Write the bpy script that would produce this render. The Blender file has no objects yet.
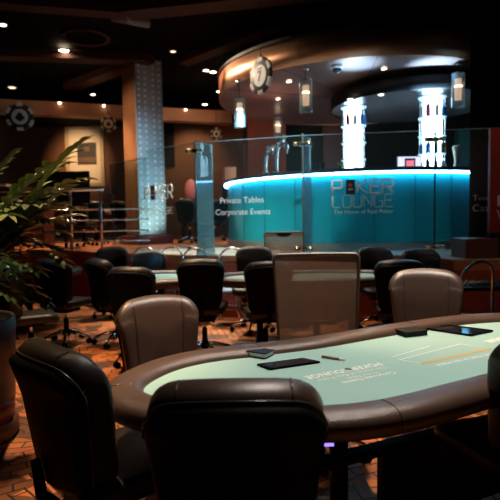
import bpy, bmesh, math, random
from mathutils import Vector, Matrix
random.seed(7)
PI = math.pi
SC = bpy.context.scene
COL = SC.collection

# ------------------------------------------------------------------ camera model
F = 500.0; PITCH = math.atan(32/500); ROLL = math.radians(1.0); EYE = 1.45
def ray(px, py):
    x = (px-250)/F; y = -(py-250)/F
    c, s = math.cos(ROLL), math.sin(ROLL)
    xu = x*c+y*s; yu = -x*s+y*c
    return Vector((xu, math.cos(PITCH)+yu*math.sin(PITCH), -math.sin(PITCH)+yu*math.cos(PITCH)))
def on_z(px, py, z):
    d = ray(px, py); t = (z-EYE)/d.z
    return Vector((d.x*t, d.y*t, z))
def at_y(px, py, Y):
    d = ray(px, py); t = Y/d.y
    return Vector((d.x*t, Y, EYE+d.z*t))
def on_wall(px, py, a, b):
    """point where the sight line meets the upright plane through a-b"""
    d = ray(px, py); ux, uy = b[0]-a[0], b[1]-a[1]
    t = (a[0]*uy-a[1]*ux)/(d.x*uy-d.y*ux)
    return Vector((d.x*t, d.y*t, EYE+d.z*t))

# ------------------------------------------------------------------ materials
def mat(name, col, rough=.5, metal=0., spec=.5, emit=None, estr=0., bump=None, var=None, coat=0., sheen=0.):
    m = bpy.data.materials.new(name); m.use_nodes = True
    nt = m.node_tree; b = nt.nodes['Principled BSDF']
    b.inputs['Base Color'].default_value = (*col, 1)
    b.inputs['Roughness'].default_value = rough
    b.inputs['Metallic'].default_value = metal
    b.inputs['Specular IOR Level'].default_value = spec
    b.inputs['Coat Weight'].default_value = coat
    b.inputs['Sheen Weight'].default_value = sheen
    if emit:
        b.inputs['Emission Color'].default_value = (*emit, 1)
        b.inputs['Emission Strength'].default_value = estr
    tc = nt.nodes.new('ShaderNodeTexCoord')
    if var:
        n = nt.nodes.new('ShaderNodeTexNoise'); n.inputs['Scale'].default_value = var[0]; n.inputs['Detail'].default_value = 5
        nt.links.new(tc.outputs['Object'], n.inputs['Vector'])
        mx = nt.nodes.new('ShaderNodeMix'); mx.data_type = 'RGBA'
        mx.inputs[6].default_value = (*[c*(1-var[1]) for c in col], 1)
        mx.inputs[7].default_value = (*[min(1, c*(1+var[1])) for c in col], 1)
        nt.links.new(n.outputs['Fac'], mx.inputs[0]); nt.links.new(mx.outputs[2], b.inputs['Base Color'])
    if bump:
        n = nt.nodes.new('ShaderNodeTexVoronoi' if len(bump) > 2 else 'ShaderNodeTexNoise')
        n.inputs['Scale'].default_value = bump[0]
        nt.links.new(tc.outputs['Object'], n.inputs['Vector'])
        bp = nt.nodes.new('ShaderNodeBump'); bp.inputs['Strength'].default_value = bump[1]; bp.inputs['Distance'].default_value = .004
        nt.links.new(n.outputs[0], bp.inputs['Height']); nt.links.new(bp.outputs[0], b.inputs['Normal'])
    return m

def glass_mat(name, tint, refl=.6, haze=0.0):
    """thin pane: clear transmission plus a Fresnel reflection"""
    m = bpy.data.materials.new(name); m.use_nodes = True
    nt = m.node_tree; nt.nodes.clear()
    out = nt.nodes.new('ShaderNodeOutputMaterial')
    tr = nt.nodes.new('ShaderNodeBsdfTransparent'); tr.inputs[0].default_value = (*tint, 1)
    gl = nt.nodes.new('ShaderNodeBsdfGlossy'); gl.inputs['Roughness'].default_value = .02
    fr = nt.nodes.new('ShaderNodeFresnel'); ge = nt.nodes.new('ShaderNodeNewGeometry')
    io = nt.nodes.new('ShaderNodeMapRange'); io.inputs[3].default_value = 1.5; io.inputs[4].default_value = 1/1.5   # same pane from either face
    nt.links.new(ge.outputs['Backfacing'], io.inputs[0]); nt.links.new(io.outputs[0], fr.inputs['IOR'])
    ml = nt.nodes.new('ShaderNodeMath'); ml.operation = 'MULTIPLY'; ml.inputs[1].default_value = refl
    mx = nt.nodes.new('ShaderNodeMixShader')
    nt.links.new(fr.outputs[0], ml.inputs[0]); nt.links.new(ml.outputs[0], mx.inputs[0])
    nt.links.new(tr.outputs[0], mx.inputs[1]); nt.links.new(gl.outputs[0], mx.inputs[2])
    last = mx
    if haze:  # bluish diffuse veil for light caught on the pane
        df = nt.nodes.new('ShaderNodeBsdfDiffuse'); df.inputs[0].default_value = (.35, .5, .52, 1)
        m2 = nt.nodes.new('ShaderNodeMixShader'); m2.inputs[0].default_value = haze
        nt.links.new(mx.outputs[0], m2.inputs[1]); nt.links.new(df.outputs[0], m2.inputs[2]); last = m2
    nt.links.new(last.outputs[0], out.inputs[0])
    return m

def carpet_mat(name, c1, c2, dark, scale):
    """broken basket-weave of short slabs in orange browns with dark joints"""
    m = bpy.data.materials.new(name); m.use_nodes = True
    nt = m.node_tree; b = nt.nodes['Principled BSDF']; b.inputs['Roughness'].default_value = .55
    tc = nt.nodes.new('ShaderNodeTexCoord')
    nz = nt.nodes.new('ShaderNodeTexNoise'); nz.inputs['Scale'].default_value = 4; nz.inputs['Detail'].default_value = 2
    nt.links.new(tc.outputs['Object'], nz.inputs['Vector'])
    av = nt.nodes.new('ShaderNodeVectorMath'); av.operation = 'MULTIPLY_ADD'
    av.inputs[1].default_value = (.04, .04, 0)
    nt.links.new(nz.outputs['Color'], av.inputs[0]); nt.links.new(tc.outputs['Object'], av.inputs[2])
    vo = nt.nodes.new('ShaderNodeTexVoronoi'); vo.inputs['Scale'].default_value = scale*.75; vo.distance = 'CHEBYCHEV'
    nt.links.new(av.outputs[0], vo.inputs['Vector'])
    sp = nt.nodes.new('ShaderNodeSeparateColor'); nt.links.new(vo.outputs['Color'], sp.inputs[0])
    an = nt.nodes.new('ShaderNodeMath'); an.operation = 'MULTIPLY'; an.inputs[1].default_value = 6.28; nt.links.new(sp.outputs[0], an.inputs[0])
    vr = nt.nodes.new('ShaderNodeVectorRotate'); vr.rotation_type = 'Z_AXIS'; nt.links.new(av.outputs[0], vr.inputs['Vector']); nt.links.new(an.outputs[0], vr.inputs['Angle'])
    br = nt.nodes.new('ShaderNodeTexBrick')
    br.inputs['Color1'].default_value = (*c1, 1); br.inputs['Color2'].default_value = (*c2, 1); br.inputs['Mortar'].default_value = (*dark, 1)
    br.inputs['Scale'].default_value = scale*1.35; br.inputs['Mortar Size'].default_value = .022; br.inputs['Mortar Smooth'].default_value = .2
    br.inputs['Brick Width'].default_value = .62; br.inputs['Row Height'].default_value = .25; br.inputs['Bias'].default_value = -.1
    nt.links.new(vr.outputs[0], br.inputs['Vector'])
    # a share of the cells are darker slabs, a few pale
    v2 = nt.nodes.new('ShaderNodeTexVoronoi'); v2.inputs['Scale'].default_value = scale*1.9
    nt.links.new(av.outputs[0], v2.inputs['Vector'])
    s2 = nt.nodes.new('ShaderNodeSeparateColor'); nt.links.new(v2.outputs['Color'], s2.inputs[0])
    rp = nt.nodes.new('ShaderNodeValToRGB'); rp.color_ramp.interpolation = 'CONSTANT'
    e = rp.color_ramp.elements; e[0].color = (.28, .28, .28, 1); e[1].position = .24; e[1].color = (1, 1, 1, 1)
    k = e.new(.82); k.color = (1.0, .75, .6, 1); k = e.new(.93); k.color = (1.5, 1.9, 2.0, 1)
    nt.links.new(s2.outputs[1], rp.inputs[0])
    mu = nt.nodes.new('ShaderNodeMix'); mu.data_type = 'RGBA'; mu.blend_type = 'MULTIPLY'; mu.inputs[0].default_value = 1
    nt.links.new(br.outputs[0], mu.inputs[6]); nt.links.new(rp.outputs[0], mu.inputs[7])
    nt.links.new(mu.outputs[2], b.inputs['Base Color'])
    return m

M = dict(
 leather=mat('brown leather', (.062, .034, .023), .38, spec=.7, bump=(300, .12, 1), var=(14, .15)),  # black chair leather turned brown to carry the warm light on it
 rail=mat('rail leather', (.082, .045, .030), .36, spec=.75, bump=(260, .3, 1), var=(8, .12)),
 black_leather=mat('black leather', (.010, .009, .009), .42, spec=.35, bump=(300, .12, 1)),
 shell=mat('black plastic', (.003, .003, .003), .6, spec=.04),
 piping=mat('piping', (.06, .045, .04), .25, spec=.8),
 chrome=mat('chrome', (.85, .85, .86), .22, 1),
 steel=mat('brushed steel', (.5, .47, .43), .32, 1, var=(30, .2)),
 brass=mat('dull brass clamp', (.62, .5, .34), .25, 1),
 black=mat('matt black', (.006, .006, .006), .6, spec=.2),
 gloss_black=mat('gloss black', (.01, .011, .014), .1, spec=.6),
 felt=mat('pale green felt', (.31, .50, .46), .85, spec=.1, bump=(500, .25), var=(3, .08)),
 feltprint=mat('white print', (.78, .80, .74), .8, spec=.1),
 goldprint=mat('gold print', (.55, .42, .18), .8, spec=.1),
 greyprint=mat('charcoal print', (.09, .10, .10), .8),
 carpet=carpet_mat('orange slab carpet', (.62, .20, .05), (.36, .10, .025), (.025, .008, .004), 2.35),
 raised=mat('orange floor', (.42, .15, .07), .35, var=(5, .25)),
 tile=mat('cream polished floor', (.55, .50, .42), .2, var=(3, .1)),
 fascia=mat('dark red panel', (.36, .07, .035), .4, var=(4, .3)),
 brownwall=mat('brown plaster', (.16, .065, .03), .7, var=(1.5, .3)),
 darkwall=mat('dark wall', (.012, .008, .007), .7, var=(2, .3)),
 ceiling=mat('dark ceiling', (.0022, .0014, .001), .8, spec=.05, var=(1, .4)),
 beam=mat('brown beam', (.04, .015, .008), .6, spec=.15, var=(3, .3)),
 redwall=mat('terracotta panel', (.50, .10, .04), .6, var=(2, .2)),
 columnside=mat('warm lit column side', (.30, .15, .08), .4, .3, var=(3, .2)),  # warm light on the column's side put into its brown colour
 columnface=mat('cool lit riveted steel', (.22, .27, .30), .42, .3, var=(6, .25)),  # blue light on the column front mixed into its grey
 plinth=mat('burgundy plinth', (.12, .025, .03), .35),
 copper=mat('copper laminate', (.66, .36, .22), .42, .95, var=(2, .12)),
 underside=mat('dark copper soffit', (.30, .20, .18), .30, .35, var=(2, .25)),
 teal=mat('teal glossy panel', (.008, .30, .36), .22, spec=.4),
 stone=mat('dark stone counter', (.05, .045, .045), .2, var=(20, .3)),
 led=mat('cool strip light', (.8, .9, 1), .5, emit=(.25, .60, 1), estr=28),
 white_glow=mat('lit display core', (.8, .9, 1), .5, emit=(.55, .83, 1), estr=9),
 shelf=mat('frosted shelf', (.55, .75, .85), .3),
 glass=glass_mat('clear pane', (.90, .95, .95), .8, .012),
 glass_dark=glass_mat('greenish pane', (.80, .88, .88), 1.0, .03),
 fin=glass_mat('blue hazed glass fin', (.45, .66, .72), 1.0, .28),  # tint and diffuse veil imitate blue light reflected by the fins
 letters=mat('frosted lettering', (.85, .84, .80), .7, emit=(.8, .78, .72), estr=.0),
 letters_dim=mat('dim frosted lettering', (.42, .52, .52), .7),
 bulb=mat('warm bulb', (1, .8, .6), .5, emit=(1, .66, .38), estr=16),
 lens=mat('downlight lens', (1, .9, .8), .5, emit=(1, .82, .60), estr=14),
 lens_dim=mat('dim downlight lens', (1, .8, .6), .5, emit=(1, .72, .45), estr=3),
 shade=glass_mat('clear lamp tube', (.93, .93, .95), 1.0, .2),
 chipblack=mat('chip black', (.012, .012, .014), .5),
 chipwhite=mat('chip white', (.55, .54, .52), .5),
 chipwarm=mat('chip cream', (.60, .36, .20), .5),
 frame=mat('cream frame', (.50, .37, .20), .5),
 mount=mat('cream mount', (.72, .62, .45), .7),
 picture=mat('dark print', (.012, .008, .006), .6, var=(9, .7)),
 picture2=mat('ochre print', (.12, .05, .02), .6, var=(9, .7)),
 leaf=mat('palm leaf', (.13, .17, .045), .42, spec=.5, var=(7, .45)),
 leafdark=mat('dark palm leaf', (.05, .08, .022), .45, spec=.5, var=(7, .45)),
 stalk=mat('leaf stalk', (.12, .12, .04), .5),
 soil=mat('potting soil', (.02, .012, .008), .9),
 potbody=mat('black planter', (.012, .010, .010), .4),
 potred=mat('dark red band', (.10, .012, .008), .4),
 potbase=mat('brown planter foot', (.10, .045, .025), .45),
 pink=mat('pink upholstery', (.42, .14, .16), .6),
 seatblue=mat('slate blue seat', (.16, .22, .34), .5),
 bottle_brown=mat('brown bottle glass', (.16, .05, .02), .15),
 bottle_blue=mat('blue bottle glass', (.02, .14, .35), .15),
 bottle_red=mat('red bottle', (.45, .02, .05), .2),
 bottle_clear=mat('pale bottle', (.45, .60, .68), .1),
 bottle_cream=mat('cream bottle', (.65, .55, .42), .3),
 tealwall=mat('teal wall', (.02, .16, .16), .6),
 screen_w=mat('pale screen', (.1, .1, .1), .4, emit=(.75, .70, 1), estr=1.6),
 screen_p=mat('pink screen', (.1, .02, .03), .4, emit=(1, .22, .32), estr=1.3),
 signred=mat('red sign board', (.20, .018, .010), .5),
 blueled=mat('violet led', (.1, .1, .9), .5, emit=(.22, .15, 1), estr=2.5),
 paper=mat('white card edge', (.75, .74, .7), .7),
 navy=mat('navy card box', (.012, .014, .03), .6, spec=.2),
 wood=mat('brown marker', (.22, .10, .05), .5),
 orb=mat('pale frosted globe', (.7, .8, .75), .4, emit=(.6, .8, .7), estr=.35),
 emblem=mat('red emblem', (.45, .05, .03), .5),
)
def mesh_fabric():
    m = bpy.data.materials.new('see-through mesh'); m.use_nodes = True
    nt = m.node_tree; nt.nodes.clear(); out = nt.nodes.new('ShaderNodeOutputMaterial')
    tr = nt.nodes.new('ShaderNodeBsdfTransparent'); tr.inputs[0].default_value = (.85, .78, .72, 1)
    df = nt.nodes.new('ShaderNodeBsdfPrincipled'); df.inputs['Base Color'].default_value = (.20, .11, .07, 1); df.inputs['Roughness'].default_value = .5
    wv = nt.nodes.new('ShaderNodeTexNoise'); wv.inputs['Scale'].default_value = 14
    rp = nt.nodes.new('ShaderNodeMapRange'); rp.inputs[3].default_value = .66; rp.inputs[4].default_value = .82
    mx = nt.nodes.new('ShaderNodeMixShader')
    nt.links.new(wv.outputs[0], rp.inputs[0]); nt.links.new(rp.outputs[0], mx.inputs[0])
    nt.links.new(tr.outputs[0], mx.inputs[1]); nt.links.new(df.outputs[0], mx.inputs[2]); nt.links.new(mx.outputs[0], out.inputs[0])
    return m
M['mesh'] = mesh_fabric()

# ------------------------------------------------------------------ geometry helpers
class G:
    def __init__(s): s.bm = bmesh.new()
    def box(s, a, b, bev=0, rot=None, mi=0):
        c = [(a[i]+b[i])/2 for i in range(3)]; d = [abs(b[i]-a[i]) for i in range(3)]
        mtx = Matrix.Translation(c) @ (rot or Matrix.Identity(4)) @ Matrix.Diagonal((*d, 1))
        r = bmesh.ops.create_cube(s.bm, size=1, matrix=mtx)
        if bev:
            es = list({e for v in r['verts'] for e in v.link_edges})
            bmesh.ops.bevel(s.bm, geom=es, offset=bev, segments=2, affect='EDGES', profile=.6)
        return s
    def tube(s, pts, r, n=10, cap=True):
        pts = [Vector(p) for p in pts]; rs = r if isinstance(r, (list, tuple)) else [r]*len(pts)
        rings = []; up = None
        for i, p in enumerate(pts):
            t = (pts[min(i+1, len(pts)-1)]-pts[max(i-1, 0)]).normalized()
            if up is None:
                up = Vector((0, 0, 1)) if abs(t.z) < .9 else Vector((1, 0, 0))
            a = (up-t*up.dot(t)).normalized(); up = a; b = t.cross(a)
            rings.append([s.bm.verts.new(p+(a*math.cos(2*PI*k/n)+b*math.sin(2*PI*k/n))*rs[i]) for k in range(n)])
        for i in range(len(rings)-1):
            for k in range(n):
                f = s.bm.faces.new((rings[i][k], rings[i][(k+1) % n], rings[i+1][(k+1) % n], rings[i+1][k])); f.smooth = True
        if cap:
            s.bm.faces.new(rings[0][::-1]); s.bm.faces.new(rings[-1])
        return s
    def lathe(s, prof, n=32, c=(0, 0, 0), smooth=True, a0=0, a1=2*PI, sy=1.0):
        full = abs(a1-a0-2*PI) < 1e-6; m = n if full else n+1
        rings = []
        for (r, z) in prof:
            if r < 1e-6: rings.append([s.bm.verts.new((c[0], c[1], c[2]+z))]); continue
            rings.append([s.bm.verts.new((c[0]+r*math.cos(a0+(a1-a0)*k/n), c[1]+sy*r*math.sin(a0+(a1-a0)*k/n), c[2]+z)) for k in range(m)])
        for i in range(len(rings)-1):
            A, B = rings[i], rings[i+1]
            for k in range(n):
                k2 = (k+1) % m
                if len(A) == 1 and len(B) == 1: continue
                if len(A) == 1: vs = (A[0], B[k2], B[k])
                elif len(B) == 1: vs = (A[k], A[k2], B[0])
                else: vs = (A[k], A[k2], B[k2], B[k])
                f = s.bm.faces.new(vs); f.smooth = smooth
        return s
    def prism(s, poly, z0, z1, smooth=False):
        lo = [s.bm.verts.new((p[0], p[1], z0)) for p in poly]; hi = [s.bm.verts.new((p[0], p[1], z1)) for p in poly]
        n = len(poly)
        s.bm.faces.new(lo[::-1]); s.bm.faces.new(hi)
        for k in range(n):
            f = s.bm.faces.new((lo[k], lo[(k+1) % n], hi[(k+1) % n], hi[k])); f.smooth = smooth
        return s
    def pad(s, outline, T, er, dome=0., fn=None, hw=.22):
        """cushion: outline in (x,z), thickness along y, rounded rim"""
        rings = [(q*(1-er/hw), T/2+dome*(1-q*q)) for q in (.2, .4, .6, .8, .92)]
        for k in range(9):
            th = PI*k/8; y = er*math.cos(th)+(T/2-er if th <= PI/2 else -(T/2-er))
            rings.append((1-er*(1-math.sin(th))/hw, y))
        rings += [(q*(1-er/hw), -T/2) for q in (.92, .8, .6, .4, .2)]
        cx = sum(p[0] for p in outline)/len(outline); cz = sum(p[1] for p in outline)/len(outline)
        fn = fn or (lambda v: v)
        R = [[s.bm.verts.new(fn(Vector((cx+(p[0]-cx)*q, y, cz+(p[1]-cz)*q)))) for p in outline] for q, y in rings]
        n = len(outline)
        for i in range(len(R)-1):
            for k in range(n):
                f = s.bm.faces.new((R[i][k], R[i][(k+1) % n], R[i+1][(k+1) % n], R[i+1][k])); f.smooth = True
        for ring, y in ((R[0], rings[0][1]), (R[-1][::-1], rings[-1][1])):
            c = s.bm.verts.new(fn(Vector((cx, y, cz))))
            for k in range(n):
                f = s.bm.faces.new((c, ring[(k+1) % n], ring[k])); f.smooth = True
        return s
    def disc(s, c, r, z, n=32): return s.lathe([(0, z-.001), (r, z-.001), (r, z), (0, z)], n, c, False)
    def done(s, name, m, parent=None, matrix=None, loc=None, rz=0):
        bm = s.bm
        bmesh.ops.recalc_face_normals(bm, faces=bm.faces)
        if matrix is not None: bm.transform(matrix)
        me = bpy.data.meshes.new(name); bm.to_mesh(me); bm.free()
        me.materials.append(M[m] if isinstance(m, str) else m)
        o = bpy.data.objects.new(name, me); COL.objects.link(o)
        if parent: o.parent = parent
        if loc is not None: o.location = loc
        o.rotation_euler.z = rz
        return o

def tag(o, label, cat, group=None):
    o['label'] = label; o['category'] = cat
    if group: o['group'] = group
    return o
def thing(name, label, cat, loc=(0, 0, 0), rz=0, group=None):
    o = bpy.data.objects.new(name, None); COL.objects.link(o); o.empty_display_size = .1
    o.location = loc; o.rotation_euler.z = rz
    return tag(o, label, cat, group)
def struct(o): o['kind'] = 'structure'; return o
def kids(o): return [c for c in bpy.data.objects if c.parent == o]
def copy_tree(root, loc, rz, label, group=None, dz=0):
    r = root.copy(); COL.objects.link(r); r.location = loc; r.rotation_euler.z = rz; r['label'] = label
    if group: r['group'] = group
    for ch in kids(root):
        c = ch.copy(); COL.objects.link(c); c.parent = r
        if dz and ch.name.split('.')[0] in ('seat', 'backrest', 'back_shell', 'back_support', 'back_frame', 'back_mesh', 'armrest'):
            c.location = (ch.location.x, ch.location.y, ch.location.z+dz)
        for g in kids(ch):
            d = g.copy(); COL.objects.link(d); d.parent = c
    return r
def catmull(P, n=8, closed=True):
    out = []; L = len(P); P = [Vector(p) for p in P]
    for i in range(L if closed else L-1):
        if closed: a, b, c, d = P[(i-1) % L], P[i], P[(i+1) % L], P[(i+2) % L]
        else: a, b, c, d = P[max(i-1, 0)], P[i], P[i+1], P[min(i+2, L-1)]
        for k in range(n):
            t = k/n
            out.append(.5*((2*b)+(c-a)*t+(2*a-5*b+4*c-d)*t*t+(3*b-a-3*c+d)*t**3))
    if not closed: out.append(P[-1])
    return out
def text_bm(body, width, depth=.0012, bold=0., height=None):
    cu = bpy.data.curves.new('t', 'FONT'); cu.body = body; cu.extrude = .5; cu.offset = bold; cu.resolution_u = 3
    o = bpy.data.objects.new('t', cu); COL.objects.link(o)
    me = bpy.data.meshes.new_from_object(o.evaluated_get(bpy.context.evaluated_depsgraph_get()))
    bpy.data.objects.remove(o); g = G(); g.bm.from_mesh(me); bpy.data.meshes.remove(me)
    xs = [v.co.x for v in g.bm.verts]; ys = [v.co.y for v in g.bm.verts]
    w = max(xs)-min(xs); sc = width/w; sy = sc if height is None else height/(max(ys)-min(ys)); x0 = min(xs); y0 = min(ys) if height else 0
    for v in g.bm.verts: v.co = Vector(((v.co.x-x0)*sc, (v.co.y-y0)*sy, v.co.z*depth))
    return g
GLY = {  # square rounded line lettering, unit cell 1 x 1.2
 'P': [[(0, 0), (0, 1.2), (.75, 1.2), (.9, 1.05), (.9, .65), (.75, .5), (0, .5)]],
 'O': [[(.12, 0), (0, .12), (0, 1.08), (.12, 1.2), (.78, 1.2), (.9, 1.08), (.9, .12), (.78, 0), (.12, 0)]],
 'K': [[(0, 0), (0, 1.2)], [(.85, 1.2), (.1, .62), (.9, 0)]],
 'E': [[(.85, 0), (0, 0), (0, 1.2), (.85, 1.2)], [(0, .62), (.75, .62)]],
 'R': [[(0, 0), (0, 1.2), (.75, 1.2), (.9, 1.05), (.9, .7), (.75, .55), (0, .55)], [(.45, .55), (.9, 0)]],
 'L': [[(0, 1.2), (0, .1), (.1, 0), (.85, 0)]],
 'U': [[(0, 1.2), (0, .12), (.12, 0), (.78, 0), (.9, .12), (.9, 1.2)]],
 'N': [[(0, 0), (0, 1.2)], [(0, 1.2), (.9, 0)], [(.9, 0), (.9, 1.2)]],
 'G': [[(.9, 1.2), (.12, 1.2), (0, 1.08), (0, .12), (.12, 0), (.9, 0), (.9, .6), (.5, .6)]],
}
def line_text(word, x0, width, z0, h, r, skip=''):
    """word in line lettering in the x-z plane"""
    g = G(); n = len(word); step = width/(n-.12)
    for i, ch in enumerate(word):
        if ch in skip and i == 1: continue
        for st in GLY[ch]:
            g.tube([(x0+i*step+p[0]*step*.86, 0, z0+p[1]/1.2*h) for p in st], r, 6)
    return g

# ------------------------------------------------------------------ room shell
PZ = .90           # raised lounge floor
CZ = 5.0
edge = [(-9, 9.4), (-3.3, 9.3), (-2.75, 8.75), (-.85, 7.42), (.76, 6.97), (2.3, 6.75), (2.45, 5.97), (6, 5.9)]
struct(G().box((-9, -2, -.1), (6, 16.5, 0)).done('floor', 'carpet'))
struct(G().prism([(x, y+.02) for x, y in edge]+[(6, 16.5), (-9, 16.5)], PZ-.12, PZ).done('floor.001', 'raised'))
fz = G()
for i in range(len(edge)-1):
    a, b = Vector((*edge[i], 0)), Vector((*edge[i+1], 0))
    n = (b-a).normalized(); n = Vector((-n.y, n.x, 0))*.1
    fz.prism([(a.x, a.y), (b.x, b.y), (b.x+n.x, b.y+n.y), (a.x+n.x, a.y+n.y)], 0, PZ-.12)
struct(fz.done('wall_pit', 'fascia'))
tl = G()
off = [(-1.9, 8.3), (-.85, 7.46), (.76, 7.01), (2.32, 6.79), (2.47, 6.01), (4.6, 5.98)]
bk = [(4.6, 7.3), (2.9, 7.6), (.76, 8.1), (-.3, 9.0), (-1.2, 10.4)]
struct(tl.prism(off+bk, PZ, PZ+.006).done('floor.002', 'tile'))
struct(G().box((-9, 16.5, 0), (6, 16.7, CZ)).done('wall_back', 'brownwall'))
struct(G().box((-9.2, -2, 0), (-9, 16.7, CZ)).done('wall_left', 'darkwall'))
struct(G().box((6, -2, 0), (6.2, 16.7, CZ)).done('wall_right', 'darkwall'))
struct(G().box((-9.2, -2.2, 0), (6.2, -2, CZ)).done('wall_front', 'darkwall'))
struct(G().box((-9.2, -2.2, CZ), (6.2, 16.7, CZ+.2)).done('ceiling', 'ceiling'))
# dark wall behind the bar and its lit panels
struct(G().box((-.15, 14.0, PZ), (6, 14.15, CZ)).done('wall_bar', 'darkwall'))
struct(G().box((-.02, 13.7, PZ), (1.02, 13.95, CZ)).done('trim_1', 'redwall'))
struct(G().box((2.05, 13.75, PZ), (2.62, 13.95, 3.9)).done('trim_2', mat('dim brown panel', (.16, .05, .035), .5)))
# long bulkhead trim along the back
a = at_y(-60, 99, 12.0); b = at_y(232, 112, 14.3)
d = Vector((b.x-a.x, b.y-a.y, 0)).normalized(); n = Vector((-d.y, d.x, 0))
g = G()
g.prism([(a.x, a.y), (b.x, b.y), (b.x+n.x*.3, b.y+n.y*.3), (a.x+n.x*.3, a.y+n.y*.3)], 4.18, 4.46)
g.prism([(a.x-n.x*.05, a.y-n.y*.05), (b.x-n.x*.05, b.y-n.y*.05), (b.x+n.x*.3, b.y+n.y*.3), (a.x+n.x*.3, a.y+n.y*.3)], 4.12, 4.18)
struct(g.done('trim_3', mat('caramel bulkhead', (.36, .15, .075), .45, var=(3, .2))))
struct(G().prism([(a.x, a.y+.5), (b.x, b.y+.5), (b.x, 16.4), (a.x, 16.4)], 4.5, 4.6).done('trim_4', 'ceiling'))
# ceiling beams
def beam(p, q, w, z0, name):
    p = Vector((*p, 0)); q = Vector((*q, 0)); d = (q-p).normalized(); n = Vector((-d.y, d.x, 0))*w/2
    struct(G().prism([(p-n).to_2d(), (q-n).to_2d(), (q+n).to_2d(), (p+n).to_2d()], z0, CZ-.005).done(name, 'beam'))
beam((-8.9, 9.9), (-2.3, 11.0), .35, 4.82, 'trim_5')
beam((-4.6, 13.2), (-2.1, 10.9), .35, 4.82, 'trim_6')
beam((-1.4, 11.3), (.6, 9.2), .3, 4.85, 'trim_7')
beam((-2.0, 8.6), (1.5, 7.9), .4, 4.85, 'trim_8')
beam((-6.0, 7.6), (-2.0, 8.6), .3, 4.85, 'trim_9')

# ------------------------------------------------------------------ riveted column
colt = thing('riveted_column', 'tall square blue lit grey steel column covered in rivets left of the bar', 'column', (-2.37, 11.45, PZ), math.radians(40))
h = CZ-PZ-.02
G().box((-.29, -.29, .22), (.29, .31, h)).done('shaft', 'columnside', colt)
G().box((-.31, -.32, .22), (.31, -.29, h)).done('riveted_face', 'columnface', colt)
g = G()
for i in range(30):
    z = .33+i*.127
    for x in (-.25, -.10, .10, .25):
        g.lathe([(.032, 0), (.026, .02), (0, .028)], 8, (0, 0, 0))
        vs = list(g.bm.verts)[-17:]
        for v in vs: v.co = Vector((v.co.x+x, -.32-v.co.z, v.co.y+z))
o = g.done('rivets', mat('rivet highlights', (.55, .58, .6), .3, .4), colt); o['kind'] = 'stuff'  # lighter steel than the face imitates highlights on the rivets
for x in (-.31, .31): G().box((x-.02, -.335, .22), (x+.02, -.29, h)).done('edge_strip', 'columnface', colt)
g = G().box((-.325, -.30, .22), (-.29, .31, h))
for i in range(34):
    for y in (-.2, .2):
        g.box((-.34, y-.012, .33+i*.112), (-.325, y+.012, .354+i*.112))
g.done('side_plate', 'columnside', colt)
G().box((-.46, -.44, 0), (.44, .42, .2), .01).done('plinth', 'plinth', colt)

# dark pillar on the right and the block at its foot
tag(G().prism([(3.06, 6.98), (4.6, 6.98), (4.6, 7.6), (3.36, 7.6)], PZ+.007, CZ-.01).done('square_pillar', mat('dark bronze pillar', (.014, .011, .010), .5, var=(2, .3))),
    'wide dark square pillar closing the right side of the bar', 'pillar')
tag(G().box((2.62, 6.06, PZ+.006), (3.02, 6.5, PZ+.25), .012).done('block_plinth', mat('dark brown block', (.11, .035, .028), .4)),
    'low dark brown block at the platform edge in front of the dark pillar', 'block')

# ------------------------------------------------------------------ bar
BC = Vector((2.28, 10.53, 0)); BR = 2.76
bar = thing('curved_bar_counter', 'round teal fronted bar counter with glowing strip under its dark top', 'bar counter', (BC.x, BC.y, PZ+.006))
a0, a1 = math.radians(150), math.radians(380)
H = 2.20-PZ-.006
def arcring(r0, r1, z0, z1, n=96): return G().lathe([(r0, z0), (r1, z0), (r1, z1), (r0, z1), (r0, z0)], n, a0=a0, a1=a1, smooth=False)
arcring(BR-.10, BR-.04, .12, H-.11).done('front_panel', 'teal', bar)
g = G()
for k in range(17):
    an = a0+(a1-a0)*(k+.35)/17
    g.box((BR-.045, -.004, .12), (BR-.034, .004, H-.12), rot=None)
    for v in list(g.bm.verts)[-8:]:
        x, y = v.co.x, v.co.y; v.co.x = x*math.cos(an)-y*math.sin(an); v.co.y = x*math.sin(an)+y*math.cos(an)
g.done('panel_joint', mat('joint', (.0, .05, .06), .5), bar)
arcring(BR-.10, BR-.02, 0, .12).done('kick_plate', 'steel', bar)
arcring(BR-.50, BR+.05, H-.06, H).done('counter_top', 'stone', bar)
arcring(BR-.45, BR-.10, 0, H-.07).done('carcass', 'black', bar)
arcring(BR-.015, BR+.03, H-.10, H-.065).done('light_strip', 'led', bar)
# seams visible: canopy above
can = thing('round_canopy', 'large round copper faced canopy hanging over the bar', 'canopy', (BC.x, BC.y, 3.85))
CR = 2.86
G().lathe([(CR-.02, .0), (CR, .0), (CR, .42), (CR-.02, .42), (CR-.02, 0)], 128).done('copper_band', 'copper', can)
G().lathe([(0, .02), (CR-.02, .02), (CR-.02, .05), (0, .05)], 96, smooth=False).done('underside', 'underside', can)
G().lathe([(CR-.05, .42), (CR+.03, .42), (CR+.03, .47), (CR-.05, .47), (CR-.05, .42)], 96, smooth=False).done('top_lip', 'black', can)
G().lathe([(0, .47), (.9, .47), (.9, 1.05), (0, 1.05)], 48, smooth=False).done('ceiling_hub', 'black', can)
g = G()
for k in range(5):
    an = math.radians(200+k*32)
    g.tube([(.3*math.cos(an), .3*math.sin(an), .018), ((CR-.05)*math.cos(an), (CR-.05)*math.sin(an), .018)], .004, 4)
g.done('panel_joint', 'black', can)
IC = Vector((3.15, 9.85, 3.52))
ind = thing('inner_soffit', 'black round lower soffit above the two bright bottle towers', 'soffit', IC)
G().lathe([(1.5, 0), (1.52, .0), (1.52, .22), (1.5, .22), (1.5, 0)], 96).done('band', 'black', ind)
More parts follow.
